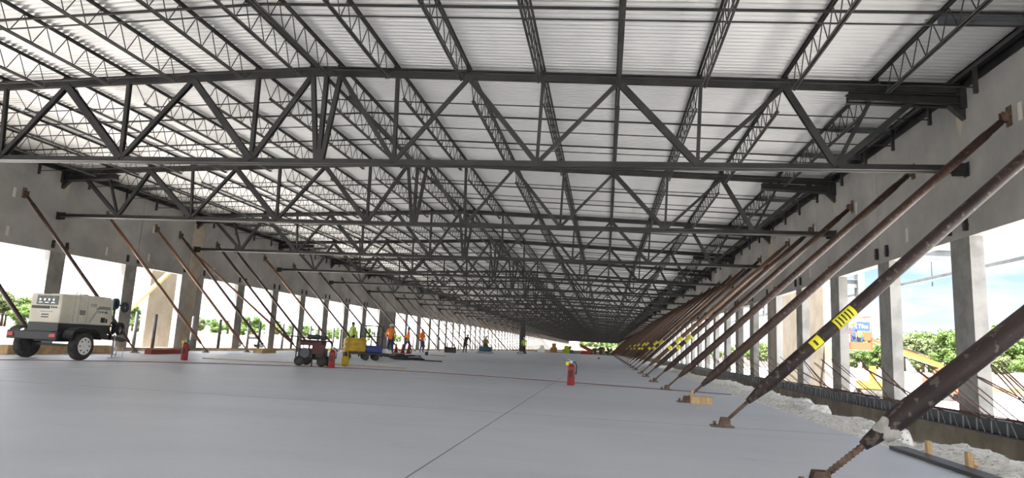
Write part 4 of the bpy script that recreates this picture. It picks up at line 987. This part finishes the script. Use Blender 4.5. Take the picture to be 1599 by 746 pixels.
for z in (1.15, 2.2): q.tube([(bx0, by0, bz+z), (bx1, by0, bz+z), (bx1, by1, bz+z), (bx0, by1, bz+z), (bx0, by0, bz+z)], 0.025, 6)
q.bevbox((-5.35, by0-0.06, bz+0.65), (-4.9, by0, bz+1.2), 0.02); q.build('basket', M['orange'], r)
q = MB(); q.box((-5.75, by0-0.04, bz+1.25), (-4.95, by0-0.01, bz+1.85)); bn = q.build('banner', M['blue'], r); bn['label'] = 'blue banner with white lettering'
c = bpy.data.curves.new('lettering', 'FONT'); c.body = 'Tfoa'; c.size = 0.36; c.extrude = 0.004; c.materials.append(M['white']); o = bpy.data.objects.new('lettering', c); C.objects.link(o); o.parent = bn; o.location = (-5.7, by0-0.045, bz+1.45); o.rotation_euler = (PI/2, 0, 0); tomesh(o)
person((16.55, 48.1, 1.72), 0.2, 'person in blue standing left in the boom lift basket', 'jeans', 'jeans', 'stand', 'limev', None)
person((17.05, 48.3, 1.72), -0.5, 'person in lime vest standing right in the boom lift basket', 'limev', 'jeans', 'stand', 'limev', 'white')
# small yellow machine
r = empty('skid_loader', (17.3, 47.2, -1.3), 'low yellow tracked machine outside below the boom lift basket', 'machine')
MB().bevbox((-0.85, -0.6, 0.5), (0.85, 0.6, 1.05), 0.15).build('body', M['myellow'], r)
MB().bevbox((-0.1, -0.15, 1.0), (0.25, 0.15, 2.0), 0.04).build('mast', M['myellow'], r)
for y in (-0.55, 0.55): MB().bevbox((-0.95, y-0.15, 0.0), (0.95, y+0.15, 0.5), 0.18).build('track', M['rubber'], r)
# spoil heaps and stacks outside
def heap(x, y, sx, sy, h, m_, label, seed):
    q = MB(); n = 22; vs = []; fs = []
    for j in range(n+1):
        for i in range(n+1):
            u_, v_ = i/n*2-1, j/n*2-1; d = max(0, 1-(u_*u_+v_*v_)); vs.append((u_*sx, v_*sy, h*(d**0.8)*(0.8+0.5*noise.noise(Vector((u_*3+seed, v_*3, seed))))-0.1))
    for j in range(n):
        for i in range(n): a = j*(n+1)+i; fs.append((a, a+1, a+n+2, a+n+1))
    q.add(vs, fs, 0, True); o = q.build('spoil_heap', M[m_], None, (x, y, -1.25)); return tag(o, label, 'dirt heap')
heap(-60, 75, 9, 14, 1.5, 'dirt', 'low reddish dirt heap outside left, nearest the building', 1)
heap(-85, 130, 16, 16, 1.9, 'dirt', 'broad dirt heap outside left behind the nearer heap', 2)
heap(-95, 190, 20, 20, 2.2, 'dirt', 'distant dirt heap before the left tree line', 3)
heap(-45, 105, 5, 7, 1.2, 'gravel', 'pale rubble heap outside left seen right of the generator', 4)
heap(55, 95, 14, 12, 2.0, 'dirt', 'broad tan dirt heap outside the right openings', 5)
heap(42, 62, 6, 6, 1.0, 'dirt', 'low dirt heap outside at the right image edge', 6)
for k, (x, y, z) in enumerate(((33, 62, -1.25), (33.2, 62.2, -0.95), (32.9, 61.9, -0.65))):
    q = MB()
    for j in range(5): q.bevbox((-1.2, -0.6+j*0.24, 0), (1.2, -0.4+j*0.24, 0.28), 0.01)
    o = q.build('timber_pack', M['wood'], None, (x, y, z)); tag(o, '%s pack of the tan timber stack outside at right edge' % ('bottom', 'middle', 'top')[k], 'timber', 'timber packs outside')
# white pickup outside left
r = empty('pickup_truck', (-50.3, 90, -1.25), 'white pickup truck parked outside beyond the left openings', 'truck', rz=0.9)
q = MB(); q.bevbox((-2.6, -0.9, 0.45), (2.6, 0.9, 1.05), 0.12); q.bevbox((-0.4, -0.82, 1.0), (1.3, 0.82, 1.7), 0.2); q.build('body', M['white'], r)
q = MB(); q.bevbox((-0.3, -0.84, 1.15), (1.2, 0.84, 1.55), 0.05); q.build('windows', M['black'], r)
for x in (-1.6, 1.7):
    for y in (-0.85, 0.85): wheel(r, x, y, 0.38, 0.38, 0.24, 'Y', 'white')
# far end equipment beyond the slab
r = empty('far_boom_lift', (-3.4, 128, -0.5), 'red-orange folded lift parked beyond the far slab end', 'boom lift')
q = MB(); q.bevbox((-1.0, -1.2, 0.3), (1.3, 1.2, 1.0), 0.15); q.build('chassis', M['red'], r)
q = MB(); q.beam((-0.9, 0, 1.9), (1.2, 0, 0.9), 0.6, 0.6); q.ball((-0.9, 0, 1.9), 0.35, 10); q.build('boom', M['orange'], r)
for x in (-0.7, 1.0):
    for y in (-1.1, 1.1): wheel(r, x, y, 0.35, 0.35, 0.25, 'Y', 'white')
def farbox(nm, m_, x, y, w, h, label, cat):
    q = MB(); q.bevbox((-w/2, -0.5, 0.1), (w/2, 0.5, h*0.65), 0.06); q.bevbox((-w/4, -0.45, h*0.6), (w/3, 0.45, h), 0.08)
    for xx in (-w/3, w/3): q.lathe([(0.15, -0.55), (0.15, 0.55)], (xx, 0, 0.15), 'Y', 12)
    o = q.build(nm, M[m_], None, (x, y, -0.5)); return tag(o, label, cat)
farbox('forklift', 'myellow', -9.4, 126, 1.2, 2.1, 'small yellow forklift beyond the far slab end', 'forklift')
farbox('blue_machine', 'teal', -5.9, 124, 0.9, 1.0, 'small dark blue machine left of the far red lift', 'machine')
farbox('lime_machine', 'limev', -7.3, 130, 1.3, 1.8, 'lime green machine between far forklift and blue machine', 'machine')
farbox('white_machine', 'white', -11.6, 125, 1.3, 1.6, 'pale machine left of the far yellow forklift', 'machine')
heap(-7, 420, 60, 20, 4.0, 'dirt', 'long tan berm beyond the far open end of the hall', 9)
